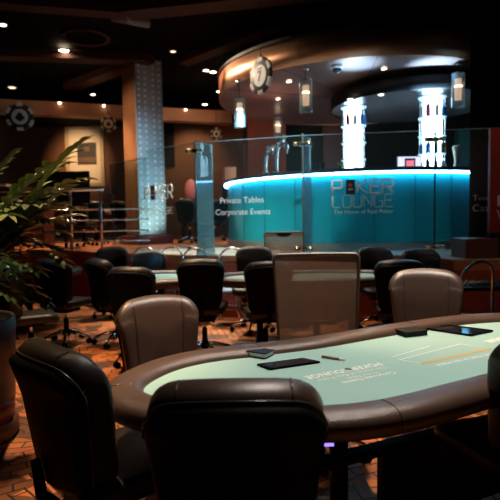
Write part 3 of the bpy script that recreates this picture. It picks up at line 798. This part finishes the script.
# mesh-backed chairs
def make_mesh_chair(label, fr='shell'):
    t = thing('mesh_chair', label, 'chair')
    base_parts(t)
    def sf(v): return Vector((v.x, v.z-.74+.02, .465+v.y))
    G().pad(trap(.46, .50, .50, .98, .08, .08), .08, .03, .01, sf).done('seat', 'black_leather', t)
    G().box((-.12, -.12, .385), (.12, .12, .43), .01).done('seat_plate', 'shell', t)
    def bf(x, z): return Vector((x, -.25+.5*x*x-(z-.55)*.13, z))
    ol = trap(.50, .56, .56, 1.20, .03, .03)
    G().tube([bf(x, z) for x, z in ol+ol[:1]], .011, 8, False).done('back_frame', 'leather', t)
    g = G(); nx, nz = 12, 12; V = []
    for j in range(nz+1):
        z = .57+.62*j/nz; w = (.25+.03*(j/nz))
        V.append([g.bm.verts.new(bf(-w+2*w*i/nx, z)) for i in range(nx+1)])
    for j in range(nz):
        for i in range(nx):
            f = g.bm.faces.new((V[j][i], V[j][i+1], V[j+1][i+1], V[j+1][i])); f.smooth = True
    g.done('back_mesh', 'mesh', t)
    g = G()
    g.tube([bf(-.24, .80)+Vector((0, -.02, 0)), bf(-.1, .74)+Vector((0, -.045, 0)), bf(.1, .74)+Vector((0, -.045, 0)), bf(.24, .80)+Vector((0, -.02, 0))], .012, 8)
    g.tube([(0, -.06, .40), (0, -.27, .42), (0, -.33, .6), bf(0, .74)+Vector((0, -.05, 0))], .022, 8)
    g.done('back_support', 'shell', t)
    return t
mc = make_mesh_chair('tall see-through brown mesh chair behind the far rail of the front table')
az = math.radians(184); f = Vector((math.sin(az), math.cos(az), 0)); mc.location = Vector(((317-250)/155, F/155, 0))+f*.22; mc.rotation_euler.z = -az
az = math.radians(178); f = Vector((math.sin(az), math.cos(az), 0))
m2 = copy_tree(mc, Vector(((285-250)/72, F/72, 0))+f*.2, -az, 'smaller black framed mesh chair behind the long middle table before the bar', None, .04)
# the distant one has a solid dark top bar
G().box((-.29, -.36, 1.17), (.29, -.325, 1.235), .01).done('top_bar', 'shell', m2)

# chrome hoop chairs
def make_hoop(label):
    t = thing('hoop_back_chair', label, 'chair')
    pts = [(-.19, -.17, .46)]+[(-.175*math.cos(PI*k/12)*1.0, -.18-.05*math.sin(PI*k/12), .86+.17*math.sin(PI*k/12)) for k in range(13)]+[(.19, -.17, .46)]
    G().tube(pts, .0125, 8).done('hoop_back', 'chrome', t)
    G().lathe([(0, .43), (.18, .43), (.205, .45), (.205, .475), (.18, .495), (0, .505)], 28).done('seat', 'seatblue', t)
    for sx in (-1, 1):
        for sy in (-1, 1): G().tube([(sx*.13, sy*.13, .435), (sx*.19, sy*.19, 0)], .012, 8).done('leg', 'chrome', t)
    g = G(); g.tube([(.16*math.cos(2*PI*k/16)*1.06, .16*math.sin(2*PI*k/16)*1.06, .22) for k in range(17)], .008, 6, False); g.done('foot_ring', 'chrome', t)
    return t
hp = make_hoop('x'); gh = 'chrome hoop backed chairs along the pit wall'
for i, (px, Y, lab) in enumerate(((141, 7.45, 'chrome hoop backed chair leftmost of the row by the pit wall'), (167, 7.32, 'chrome hoop backed chair right of the blue tinged chair by the pit wall'),
                                  (193, 6.95, 'chrome hoop backed chair behind the centre left black chair'), (228, 6.85, 'chrome hoop backed chair with pale blue seat left of the dark brown chair'))):
    loc = Vector(((px-250)/F*Y, Y, 0))
    if i == 0: hp.location = loc; hp.rotation_euler.z = PI; hp['label'] = lab; hp['group'] = gh
    else: copy_tree(hp, loc, PI+random.uniform(-.2, .2), lab, gh)
copy_tree(hp, Vector(((463-250)/F*4.62, 4.62, 0)), .3, 'chrome hoop backed chair alone at right beside the row of chips', gh)

# pink oval backed chair far behind
p = at_y(191, 190, 13)
t = thing('oval_back_chair', 'tall chair with pink oval back behind the glass, right of the column', 'chair', (p.x, 13, PZ))
zc = p.z-PZ
g = G().lathe([(0, .03), (.15, .03), (.17, 0), (.15, -.03), (0, -.03)], 28); g.done('backrest', 'pink', t, Matrix.Translation((0, 0, zc)) @ Matrix.Diagonal((1, 1, 1.65, 1)) @ RX)
G().lathe([(0, .70), (.22, .70), (.23, .74), (.2, .78), (0, .79)], 24, (0, -.2, 0)).done('seat', 'pink', t)
for sx in (-1, 1):
    G().tube([(sx*.14, 0, 0), (sx*.13, 0, .72), (sx*.10, 0, zc-.15)], .018, 8).done('leg', 'black', t)
    G().tube([(sx*.15, -.38, 0), (sx*.13, -.34, .72)], .018, 8).done('leg', 'black', t)
# side table with small lamp
p = at_y(182, 203, 13.6)
t = thing('high_side_table', 'dark high table holding a small glowing lamp right of the column', 'table', (p.x, 13.6, PZ))
G().lathe([(0, p.z-PZ-.04), (.26, p.z-PZ-.04), (.26, p.z-PZ), (0, p.z-PZ)], 28, smooth=False).done('tabletop', 'black', t)
G().tube([(0, 0, .02), (0, 0, p.z-PZ-.03)], .035, 10).done('pedestal', 'black', t)
G().lathe([(0, 0), (.22, 0), (.2, .02), (0, .02)], 24).done('foot', 'black', t)
t = thing('small_lamp', 'small warm glowing lamp on the dark high table', 'lamp', (p.x, 13.6, p.z))
G().lathe([(0, 0), (.05, 0), (.05, .03), (0, .03)], 16).done('lamp_base', 'black', t)
G().lathe([(0, .03), (.11, .03), (.05, .11), (0, .12)], 20).done('lamp_shade', mat('glow shade', (.9, .8, .6), .5, emit=(1, .75, .45), estr=1.6), t)

# ------------------------------------------------------------------ poker tables
def rail_normals(P):
    n = len(P); out = []
    for i in range(n):
        d = (P[(i+1) % n]-P[(i-1) % n]).normalized(); out.append(Vector((-d.y, d.x)))
    # point inwards
    c = sum(P, Vector((0, 0)))/n
    if sum(out[i].dot(c-P[i]) for i in range(n)) < 0: out = [-v for v in out]
    return out
def poker_table(outline, label, rw=.15, seg=8, feet=None, railmat='rail', group=None):
    P = [Vector((v.x, v.y)) for v in catmull([(x, y, 0) for x, y in outline], seg)]; N = rail_normals(P)
    c = sum(P, Vector((0, 0)))/len(P)
    t = thing('poker_table', label, 'poker table', (c.x, c.y, 0), 0, group)
    g = G(); K = 16; rings = []
    for i, p in enumerate(P):
        ring = []
        for k in range(K):
            an = 2*PI*k/K; ca, sa = math.cos(an), math.sin(an)
            ex = rw/2*math.copysign(abs(ca)**.75, ca); ez = .052*math.copysign(abs(sa)**.85, sa)
            q = p+N[i]*(rw/2+ex); ring.append(g.bm.verts.new((q.x-c.x, q.y-c.y, .752+ez)))
        rings.append(ring)
    n = len(P)
    for i in range(n):
        for k in range(K):
            f = g.bm.faces.new((rings[i][k], rings[i][(k+1) % K], rings[(i+1) % n][(k+1) % K], rings[(i+1) % n][k])); f.smooth = True
    g.done('padded_rail', railmat, t)
    ins = [p+N[i]*(rw-.03)-c for i, p in enumerate(P)]
    G().prism(ins, .735, .765).done('felt_top', 'felt', t)
    ins = [p+N[i]*.12-c for i, p in enumerate(P)]
    G().prism(ins, .69, .737).done('apron', 'black', t)
    for fx, fy in (feet or []):
        x, y = fx-c.x, fy-c.y
        G().tube([(x, y, .03), (x, y, .69)], .04, 14).done('pedestal', 'black', t)
        g = G()
        g.box((x-.09, y-.16, .64), (x+.09, y+.16, .69), .008)
        g.done('bracket', 'black', t)
        G().box((x-.05, y-.36, 0), (x+.05, y+.36, .045), .012).done('foot', 'black', t)
    return t, c
T0 = [(-.60, 1.96), (-.575, 2.14), (-.465, 2.34), (-.28, 2.49), (0, 2.60), (.3, 2.72), (.57, 2.87), (.92, 3.06), (1.3, 3.23), (1.65, 3.29), (1.95, 3.2), (2.12, 2.95),
      (2.08, 2.65), (1.85, 2.4), (1.4, 2.12), (1.1, 1.94), (.83, 1.79), (.6, 1.665), (.4, 1.59), (.2, 1.565), (-.1, 1.575), (-.36, 1.66), (-.53, 1.79)]
pt, pc = poker_table(T0, 'large foreground poker table with pale green felt and padded brown rail', .165, 8, [(.365, 2.085), (1.55, 2.62)])
# stretcher, modesty panel and violet indicator
s0, s1 = Vector((.365, 2.085, 0)), Vector((1.55, 2.62, 0)); dd = (s1-s0).normalized(); nn = Vector((-dd.y, dd.x, 0))
q0 = s0-dd*.25-Vector((pc.x, pc.y, 0)); q1 = s1+dd*.1-Vector((pc.x, pc.y, 0))
G().prism([(q0-nn*.03).to_2d(), (q1-nn*.03).to_2d(), (q1+nn*.03).to_2d(), (q0+nn*.03).to_2d()], .39, .43).done('stretcher', 'shell', pt)
G().tube([q0+Vector((0, 0, .405))-nn*.034, q1+Vector((0, 0, .405))-nn*.034], .004, 6).done('stretcher_trim', 'leather', pt)
q0 = s0+dd*.22-Vector((pc.x, pc.y, 0))
G().prism([(q0-nn*.02).to_2d(), (q1-nn*.02).to_2d(), (q1+nn*.02).to_2d(), (q0+nn*.02).to_2d()], .03, .385).done('modesty_panel', 'black', pt)
p = at_y(330, 445, 1.80)-Vector((pc.x, pc.y, 0)); 
G().box((p.x-.03, p.y, p.z-.006), (p.x+.015, p.y+.02, p.z+.004), .002).done('indicator_light', 'blueled', pt)
# rail seams
P = [Vector((v.x, v.y)) for v in catmull([(x, y, 0) for x, y in T0], 8)]; N = rail_normals(P)
for tgt in (on_z(402, 320, .8), on_z(254, 344, .8), on_z(408, 420, .78), on_z(120, 385, .8)):
    i = min(range(len(P)), key=lambda k: (P[k]+N[k]*.07-tgt.to_2d()).length)
    pts = []
    for k in range(-1, 10):
        an = PI*k/8; ca, sa = math.cos(an), math.sin(an)
        q = P[i]+N[i]*(.075-(.0765)*math.copysign(abs(ca)**.75, ca))-pc; pts.append((q.x, q.y, .752+.0533*math.copysign(abs(sa)**.85, sa)))
    G().tube(pts, .0018, 5).done('rail_seam', 'piping', pt)
# felt prints (lettering reads from the far side)
Z = .7655
def felt_box(name, m, pts):
    g = G(); w = [on_z(x, y, Z) for x, y in pts]; g.prism([(v.x-pc.x, v.y-pc.y) for v in w], Z-.0003, Z+.0006); g.done(name, m, pt)
def felt_text(body, a_, b_, m, bold=0., flip=True, h=None):
    A_, B_ = on_z(*a_, Z), on_z(*b_, Z); L = (B_-A_).length; an = math.atan2(B_.y-A_.y, B_.x-A_.x)
    g = text_bm(body, L, .0008, bold, h)
    if flip: mt = Matrix.Translation((B_.x-pc.x, B_.y-pc.y, Z)) @ Matrix.Rotation(an+PI, 4, 'Z')
    else: mt = Matrix.Translation((A_.x-pc.x, A_.y-pc.y, Z)) @ Matrix.Rotation(an, 4, 'Z')
    g.done('felt_lettering', m, pt, mt)
felt_text('POKER LOUNGE', (303, 376.5), (377, 362.5), 'feltprint', .02, h=.045)
felt_text('The Home of Real Poker', (316, 380), (384, 366.5), 'feltprint', .0)
felt_text('Private Tables', (346, 378), (376, 372), 'feltprint', .01)
felt_text('Corporate Events', (341, 382), (393, 371.5), 'feltprint', .02)
felt_text('THE HOME OF REAL POKER', (434, 365), (490, 353.5), 'feltprint', .03)
felt_text('POKER', (483, 341.5), (503, 336.5), 'feltprint', .03)
c0 = on_z(348, 369, Z); G().lathe([(0, 0), (.016, 0), (.016, .001), (0, .001)], 20, (c0.x-pc.x, c0.y-pc.y, Z)).done('felt_emblem', 'greyprint', pt)
felt_box('felt_gold_line', 'goldprint', [(421, 362.3), (490, 347.5), (492, 349), (422, 364.3)])
def felt_line(a_, b_, w=.006):
    A_, B_ = on_z(*a_, Z).to_2d(), on_z(*b_, Z).to_2d(); d_ = (B_-A_).normalized(); n_ = Vector((-d_.y, d_.x))*w/2
    G().prism([A_-n_-pc, B_-n_-pc, B_+n_-pc, A_+n_-pc], Z-.0003, Z+.0006).done('felt_line', 'feltprint', pt)
for a_, b_ in (((399, 360), (420, 363)), ((399, 360), (460, 344)), ((460, 344), (486, 348)), ((392, 357), (430, 346))): felt_line(a_, b_)

# items on the table
t = thing('card_box', 'small navy box with white card edge near the far rail, left on the table', 'box', (on_z(261, 356, .766).x, on_z(261, 356, .766).y, .767), math.radians(-32))
G().box((-.058, -.043, 0), (.05, .043, .005), .001).done('lower_cover', 'navy', t)
G().box((-.05, -.04, .005), (.048, .04, .022), .002).done('card_stack', 'paper', t)
G().box((-.058, -.043, .022), (.05, .043, .028), .001).done('upper_cover', 'navy', t)
G().box((-.060, -.043, 0), (-.052, .043, .028), .001).done('spine', 'navy', t)
# tablet / phone
w = [on_z(x, y, .766).to_2d() for x, y in ((257, 365.5), (303, 359.5), (320, 363), (270, 370.5))]
cc = sum(w, Vector((0, 0)))/4
t = thing('tablet', 'flat black glossy tablet lying on the felt near the card box', 'tablet', (cc.x, cc.y, .767))
G().prism([p-cc for p in w][::-1], 0, .008).done('body', 'shell', t)
G().prism([(p-cc)*.93 for p in w][::-1], .008, .009).done('screen', 'gloss_black', t)
# marker
p = on_z(322, 356.5, .772); q = on_z(345, 360, .772)
t = thing('marker_pen', 'thin brown pen lying on the felt near the mesh chair', 'pen', (p.x, p.y, .7725))
d_ = q-p; G().tube([(0, 0, 0), d_*.75], .006, 8).done('barrel', 'wood', t); G().tube([d_*.75, d_], .0045, 8).done('cap', 'paper', t)
# black box and dealer tray
p = on_z(411, 334.5, .766)
t = thing('black_box', 'small black box on the felt left of the dealer tray', 'box', (p.x, p.y, .767), math.radians(20))
G().box((-.075, -.05, 0), (.075, .05, .022), .003).done('box_body', 'black', t)
G().box((-.078, -.053, .022), (.078, .053, .030), .003).done('lid', 'black', t)
w = [on_z(x, y, .766).to_2d() for x, y in ((424, 329.5), (449, 326.5), (493, 332), (471, 336.5))]
cc = sum(w, Vector((0, 0)))/4
t = thing('dealer_tray', 'flat dark glossy dealer tray by the far rail of the front table', 'tray', (cc.x, cc.y, .767))
G().prism([p-cc for p in w][::-1], 0, .006).done('tray_base', 'black', t)
G().prism([(p-cc)*.94 for p in w][::-1], .006, .007).done('tray_surface', 'gloss_black', t)
e = [(p-cc)*.985 for p in w]
G().tube([(v.x, v.y, .008) for v in e+e[:1]], .004, 6).done('tray_rim', 'shell', t)

def oval(cx, cy, hl, hw, rot=0, sq=1.0, n=16):
    out = []
    for k in range(n):
        an = 2*PI*k/n; x = hl*math.copysign(abs(math.cos(an))**sq, math.cos(an)); y = hw*math.copysign(abs(math.sin(an))**sq, math.sin(an))
        out.append((cx+x*math.cos(rot)-y*math.sin(rot), cy+x*math.sin(rot)+y*math.cos(rot)))
    return out
poker_table(oval(.64, 5.66, 1.08, .53, -.02, .8), 'long green felt poker table in the middle distance before the bar', .13, 4, [(.1, 5.66), (1.15, 5.66)])
poker_table(oval(-1.06, 5.85, .57, .56, .0, .9), 'round green felt table behind the centre left black chair', .13, 4, [(-1.06, 5.85)])
poker_table(oval(-3.1, 6.95, .72, .5, .1, .9), 'small shadowed table at far left beyond the palm', .13, 4, [(-3.1, 6.95)])
poker_table(oval(-3.9, 13.0, 1.0, .5, .1, .9), 'x', .13, 4, [(-3.9, 13.0)])[0].location.z = PZ
bpy.data.objects['poker_table.004']['label'] = 'dark gaming table on the raised floor behind the railing' if 'poker_table.004' in bpy.data.objects else ''
# dark chip table right with a row of chips
t = thing('chip_table', 'dark table at right carrying a row of pale chips', 'table', (2.35, 4.95, 0))
G().box((-.33, -.12, .70), (.8, .42, .735), .01).done('tabletop', 'black', t)
G().tube([(.3, .15, .02), (.3, .15, .7)], .04, 12).done('pedestal', 'black', t)
G().lathe([(0, 0), (.25, 0), (.22, .03), (0, .03)], 24, (.3, .15, 0)).done('foot', 'black', t)
t_chip = None
for r_ in range(2):
    for k in range(9):
        p = at_y(465.5+k*2.9+r_*1.2, 283, 4.95+r_*.1)
        if t_chip is None:
            t_chip = G().lathe([(0, 0), (.009, 0), (.009, .045), (0, .045)], 10).done('chip_stack', mat('pale chips', (.7, .55, .42), .4)); o = t_chip
        else: o = t_chip.copy(); COL.objects.link(o)
        o.location = (p.x, 4.95+r_*.1, .736); o.scale.z = random.choice((.6, 1, .8))
        tag(o, 'tiny pale chip stack in the %s row on the dark table at right' % ('front' if r_ == 0 else 'back'), 'chips', 'chip stacks in the %s row on the dark table' % ('front' if r_ == 0 else 'back'))
# frosted globe
p = at_y(5, 267, 6.1)
t = thing('globe_lamp', 'small pale globe lamp glimpsed between the palm leaves at left', 'lamp', (p.x, 6.1, 0))
G().lathe([(0, 0), (.12, 0), (.1, .02), (0, .02)], 20).done('foot', 'black', t)
G().tube([(0, 0, .01), (0, 0, p.z-.05)], .012, 8).done('pole', 'black', t)
g = G(); g.lathe([(.05*math.sin(PI*k/10) if 0 < k < 10 else 0, -.05*math.cos(PI*k/10)) for k in range(11)], 20, (0, 0, p.z)); g.done('globe', 'orb', t)

# ------------------------------------------------------------------ potted palm
PX, PY = -1.90, 3.3
palm = thing('potted_palm', 'leafy green palm in a round dark planter at the left edge', 'potted plant', (PX, PY, 0))
G().lathe([(0, 0), (.27, 0), (.29, .02), (.29, .10), (.27, .12), (0, .12)], 48).done('planter_foot', 'potbase', palm)
G().lathe([(0, .12), (.265, .12), (.275, .26), (0, .26)], 48).done('red_band', 'potred', palm)
G().lathe([(0, .26), (.275, .26), (.30, .80), (.285, .82), (.27, .80), (.25, .74), (0, .74)], 48).done('planter', 'potbody', palm)
G().lathe([(0, .745), (.252, .745), (.0, .775)], 32).done('soil', 'soil', palm)
for k, (ox, oy) in enumerate(((.10, -.05), (-.02, .08), (.02, -.10), (-.10, -.02))):
    G().tube([(ox, oy, .74), (ox*1.2+.01, oy*1.1, 1.0), (ox*1.5+.02*k, oy*1.3, 1.25)], [.02, .017, .012], 8).done('cane', 'stalk', palm)
def frond(tip, base=(0, 0, .75), lift=.35, nl=9, ll=.26, lw=.045, m='leaf', droop=.10, start=.3):
    b = Vector(base); tp = Vector(tip)-Vector((PX, PY, 0)); mid = (b+tp)/2+Vector((0, 0, lift)); q = []
    for k in range(21):
        s = k/20; q.append((1-s)**2*b+2*s*(1-s)*mid+s*s*tp)
    G_ = G().tube(q, [.009-.007*k/20 for k in range(21)], 6)
    st = G_.done('stalk', 'stalk', palm)
    g = G()
    def blade(p, d, L, W, side):
        d = d.normalized(); n = Vector((0, 0, 1)); s_ = d.cross(n).normalized(); prev = None
        up = s_.cross(d).normalized()
        for j in range(7):
            u = j/6; w = W*math.sin(PI*min(1, u*.92+.06))**.75*(1-u*.25)
            c = p+d*L*u-Vector((0, 0, 1))*droop*L*3*u*u*.5
            row = [g.bm.verts.new(c-s_*w+up*w*.35), g.bm.verts.new(c), g.bm.verts.new(c+s_*w+up*w*.35)]
            if prev:
                for a in (0, 1):
                    f = g.bm.faces.new((prev[a], prev[a+1], row[a+1], row[a])); f.smooth = True
            prev = row
    for k in range(nl):
        s = start+(1-start)*k/(nl-1); i = min(19, int(s*20)); p = q[i].lerp(q[i+1], s*20-i) if i < 20 else q[20]
        tg = (q[min(20, i+1)]-q[max(0, i-1)]).normalized(); sd = tg.cross(Vector((0, 0, 1))).normalized()
        L = ll*(1-.45*((s-start)/(1-start)))*random.uniform(.88, 1.1)
        for sg in (-1, 1):
            dr = tg*random.uniform(.75, 1.0)+sd*sg*.62+Vector((0, 0, random.uniform(-.1, .22)))
            blade(p, dr, L, lw*random.uniform(.85, 1.1), sg)
    blade(q[20], q[20]-q[18], ll*.6, lw*.7, 1)
    lf = g.done('leaflets', m, st)
    return st
fr = [((80, 144), 3.3, .30, 9, .20, 'leaf'), ((78, 180), 3.2, .30, 10, .22, 'leaf'), ((62, 165), 3.6, .25, 8, .2, 'leafdark'), ((46, 168), 3.0, .22, 8, .20, 'leaf'),
      ((70, 208), 3.2, .28, 9, .20, 'leaf'), ((58, 232), 3.0, .26, 8, .18, 'leafdark'), ((62, 222), 3.7, .30, 9, .2, 'leafdark'), ((10, 158), 3.4, .15, 8, .2, 'leafdark'), ((58, 258), 3.1, .30, 8, .18, 'leaf'),
      ((28, 205), 2.9, .25, 8, .2, 'leafdark'), ((34, 268), 3.0, .26, 8, .17, 'leaf'), ((30, 240), 3.6, .25, 8, .18, 'leafdark'), ((8, 215), 2.85, .25, 8, .2, 'leaf'), ((44, 300), 3.15, .22, 7, .14, 'leafdark'), ((8, 268), 2.85, .2, 7, .16, 'leafdark'),
      ((-20, 170), 3.4, .2, 8, .2, 'leafdark'), ((-40, 220), 3.2, .3, 8, .2, 'leafdark'), ((52, 195), 3.1, .2, 7, .18, 'leafdark'), ((72, 216), 3.5, .25, 8, .18, 'leaf'), ((50, 246), 3.3, .22, 8, .18, 'leafdark'), ((66, 190), 3.5, .22, 8, .18, 'leaf'),
      ((30, 180), 3.3, .2, 8, .18, 'leaf'), ((40, 220), 3.15, .2, 8, .18, 'leaf'), ((20, 300), 3.0, .2, 7, .15, 'leaf'), ((56, 205), 3.0, .22, 8, .17, 'leafdark')]
for k, ((px, py), Y, lift, nl, ll, m) in enumerate(fr):
    tp = at_y(px, py, Y); an = k*2.4
    c_ = ((.16, -.065), (0, .10), (.07, -.13), (-.09, -.03))[k % 4]; frond(tp, (c_[0], c_[1], 1.0+.22*((k*7) % 5)/4), lift*.75, nl+3, ll*1.1, .027, m, .14, .22)

# ------------------------------------------------------------------ lights
def lamp(kind, loc, energy, col, aim=None, size=.1, spot=60, blend=.6, name='light'):
    l = bpy.data.lights.new(name, kind); l.energy = energy; l.color = col
    if kind == 'SPOT': l.spot_size = math.radians(spot); l.spot_blend = blend; l.shadow_soft_size = size
    elif kind == 'AREA': l.size = size
    else: l.shadow_soft_size = size
    o = bpy.data.objects.new(name, l); COL.objects.link(o); o.location = loc
    if aim: o.rotation_euler = (Vector(aim)-Vector(loc)).to_track_quat('-Z', 'Y').to_euler()
    return o
warm = (1, .80, .60); amber = (1, .62, .33)
lamp('SPOT', (.95, 2.95, 4.7), 740, (1, .87, .76), (.6, 2.45, .77), .10, 46, .5)          # over the front table
lamp('SPOT', (-1.3, 2.9, 4.7), 1000, amber, (-1.05, 2.5, 0), .08, 34, .7)         # floor at left
lamp('SPOT', (-2.0, 5.4, 4.8), 1100, amber, (-1.3, 4.1, 0), .08, 42, .6)
lamp('SPOT', (.95, 5.1, 4.8), 900, amber, (.95, 3.0, 0), .08, 24, .7)
lamp('SPOT', (.5, 6.9, 4.8), 600, warm, (.5, 5.7, .7), .1, 50, .6)               # middle tables
lamp('SPOT', (-1.3, 7.2, 4.8), 500, warm, (-1.2, 5.9, .7), .1, 45, .6)
lamp('SPOT', (-3.4, 11.2, 4.8), 1000, amber, (-3.6, 10.8, .9), .1, 75, .6)
lamp('SPOT', (-1.2, 11.6, 4.8), 700, amber, (-1.0, 12.2, .9), .1, 60, .6)
lamp('SPOT', (-.7, 8.6, 4.8), 1500, (1, .88, .72), (-.7, 7.9, .9), .1, 50, .6)
lamp('SPOT', (-5.3, 13.9, 4.4), 420, amber, (-5.5, 16.5, 3.4), .08, 50, 1)
lamp('SPOT', (-1.8, 15.0, 4.45), 130, amber, (-1.8, 16.5, 3.2), .08, 80, .8)
for px_, e_ in ((240, 420), (268, 40)):                                             # canopy highlight
    D_ = ray(px_, 66); D_.normalize(); O_ = Vector((0, 0, EYE)); bq = D_.to_2d().dot(-BC.to_2d()); aq = D_.to_2d().length_squared
    t_ = (-bq-math.sqrt(bq*bq-aq*(BC.to_2d().length_squared-CR*CR)))/aq; P_ = O_+D_*t_
    n_ = Vector((P_.x-BC.x, P_.y-BC.y, 0)).normalized(); R_ = D_-2*D_.dot(n_)*n_
    lamp('SPOT', P_+R_*1.9, e_, (1, .74, .52), P_, .07, 40, .8)
lamp('SPOT', (-1.2, 6.2, 3.9), 130, (1, .85, .7), (.2, 8.1, 3.7), .05, 14, .5)  # spot added to brighten the chip sign at the canopy
lamp('SPOT', (-.9, 8.8, 4.7), 900, (1, .5, .3), (.6, 13.7, 2.8), .05, 30, .6)      # terracotta panel
lamp('SPOT', (-4.2, 9.6, 3.0), 260, (1, .6, .35), (-2.5, 11.2, 3.4), .05, 50, .7)   # warm side of column
lamp('SPOT', (-1.5, 10.4, .96), 200, (.75, .98, .9), (-2.25, 11.1, 1.8), .05, 70, .9)  # foot of column
lamp('SPOT', (.2, 8.4, 3.2), 420, (.5, .8, 1), (-2.2, 11.2, 2.8), .1, 36, .9)    # cool wash on column
lamp('SPOT', (.3, 3.4, 4.8), 1100, (.75, .95, 1), (.3, 7.8, 1.7), .1, 30, .9)      # wash on glass lettering and bar front
lamp('SPOT', (2.0, 3.6, 4.8), 120, (.6, .92, 1), (1.9, 7.4, 1.7), .1, 30, .9)
lamp('SPOT', (-1.4, 4.6, 4.8), 420, (1, .9, .75), (-1.3, 7.9, 1.7), .1, 22, .9)
lamp('SPOT', (-3.4, 4.6, 3.0), 200, (.15, .55, .9), (-1.6, 6.3, .9), .1, 30, .9)      # spot added for the teal tinge on chairs
lamp('SPOT', (-7.0, 9.0, 4.0), 170, amber, (-3.4, 13, 4.3), .1, 40, .8)
lamp('SPOT', (-.6, 10.5, 4.0), 160, amber, (-1.8, 14, 4.3), .1, 50, .8)
lamp('SPOT', (-2.3, 1.2, 4.2), 420, (1, .88, .62), (-1.75, 3.3, 1.5), .1, 26, .8)      # palm
for p in on_z(350, 98.5, 3.5), on_z(381, 94, 3.5): lamp('SPOT', p, 20, (.6, .85, 1), (p.x, p.y, 2), .03, 90, .8)
for px, e in ((357, 1100), (434, 1600), (405, 60)):
    q = on_z(px, 64, 3.87); lamp('SPOT', (q.x*1.02, q.y+.35, 2.30), e, (.36, .68, 1), (q.x, q.y, 3.9), .05, 34, 1.0)  # hidden spots added behind the bar top to light the canopy underside
q = on_z(278, 92, 3.87); lamp('SPOT', (q.x, q.y, 2.3), 60, (1, .45, .25), (q.x, q.y, 3.9), .05, 60, 1.0)
lamp('SPOT', (2.5, 3.9, 4.7), 90, (1, .8, .65), (2.95, 6.2, 1.8), .05, 40, .8)  # spot added to brighten the red sign board
W = bpy.data.worlds.new('world'); SC.world = W; W.use_nodes = True
W.node_tree.nodes['Background'].inputs[0].default_value = (.5, .35, .25, 1); W.node_tree.nodes['Background'].inputs[1].default_value = .004

# ------------------------------------------------------------------ camera
cd = bpy.data.cameras.new('camera'); cam = bpy.data.objects.new('camera', cd); COL.objects.link(cam)
cd.sensor_width = 36; cd.lens = 36; cam.location = (0, 0, EYE)
X = (ray(251, 250)-ray(250, 250)).normalized(); Y = (ray(250, 249)-ray(250, 250)).normalized(); Zc = -ray(250, 250).normalized()
X = Y.cross(Zc).normalized()
cam.rotation_euler = Matrix((X, Y, Zc)).transposed().to_euler()
cd.clip_start = .05; cd.clip_end = 100
cd.dof.use_dof = True; cd.dof.focus_distance = 2.3; cd.dof.aperture_fstop = 3.2
SC.camera = cam
SC.view_settings.view_transform = 'Standard'; SC.view_settings.look = 'None'; SC.view_settings.gamma = 1; SC.view_settings.use_curve_mapping = False
SC.view_settings.exposure = 0
SC.cycles.max_bounces = 8; SC.cycles.transparent_max_bounces = 16
SC.cycles.use_denoising = True
SC.cycles.sample_clamp_indirect = 4
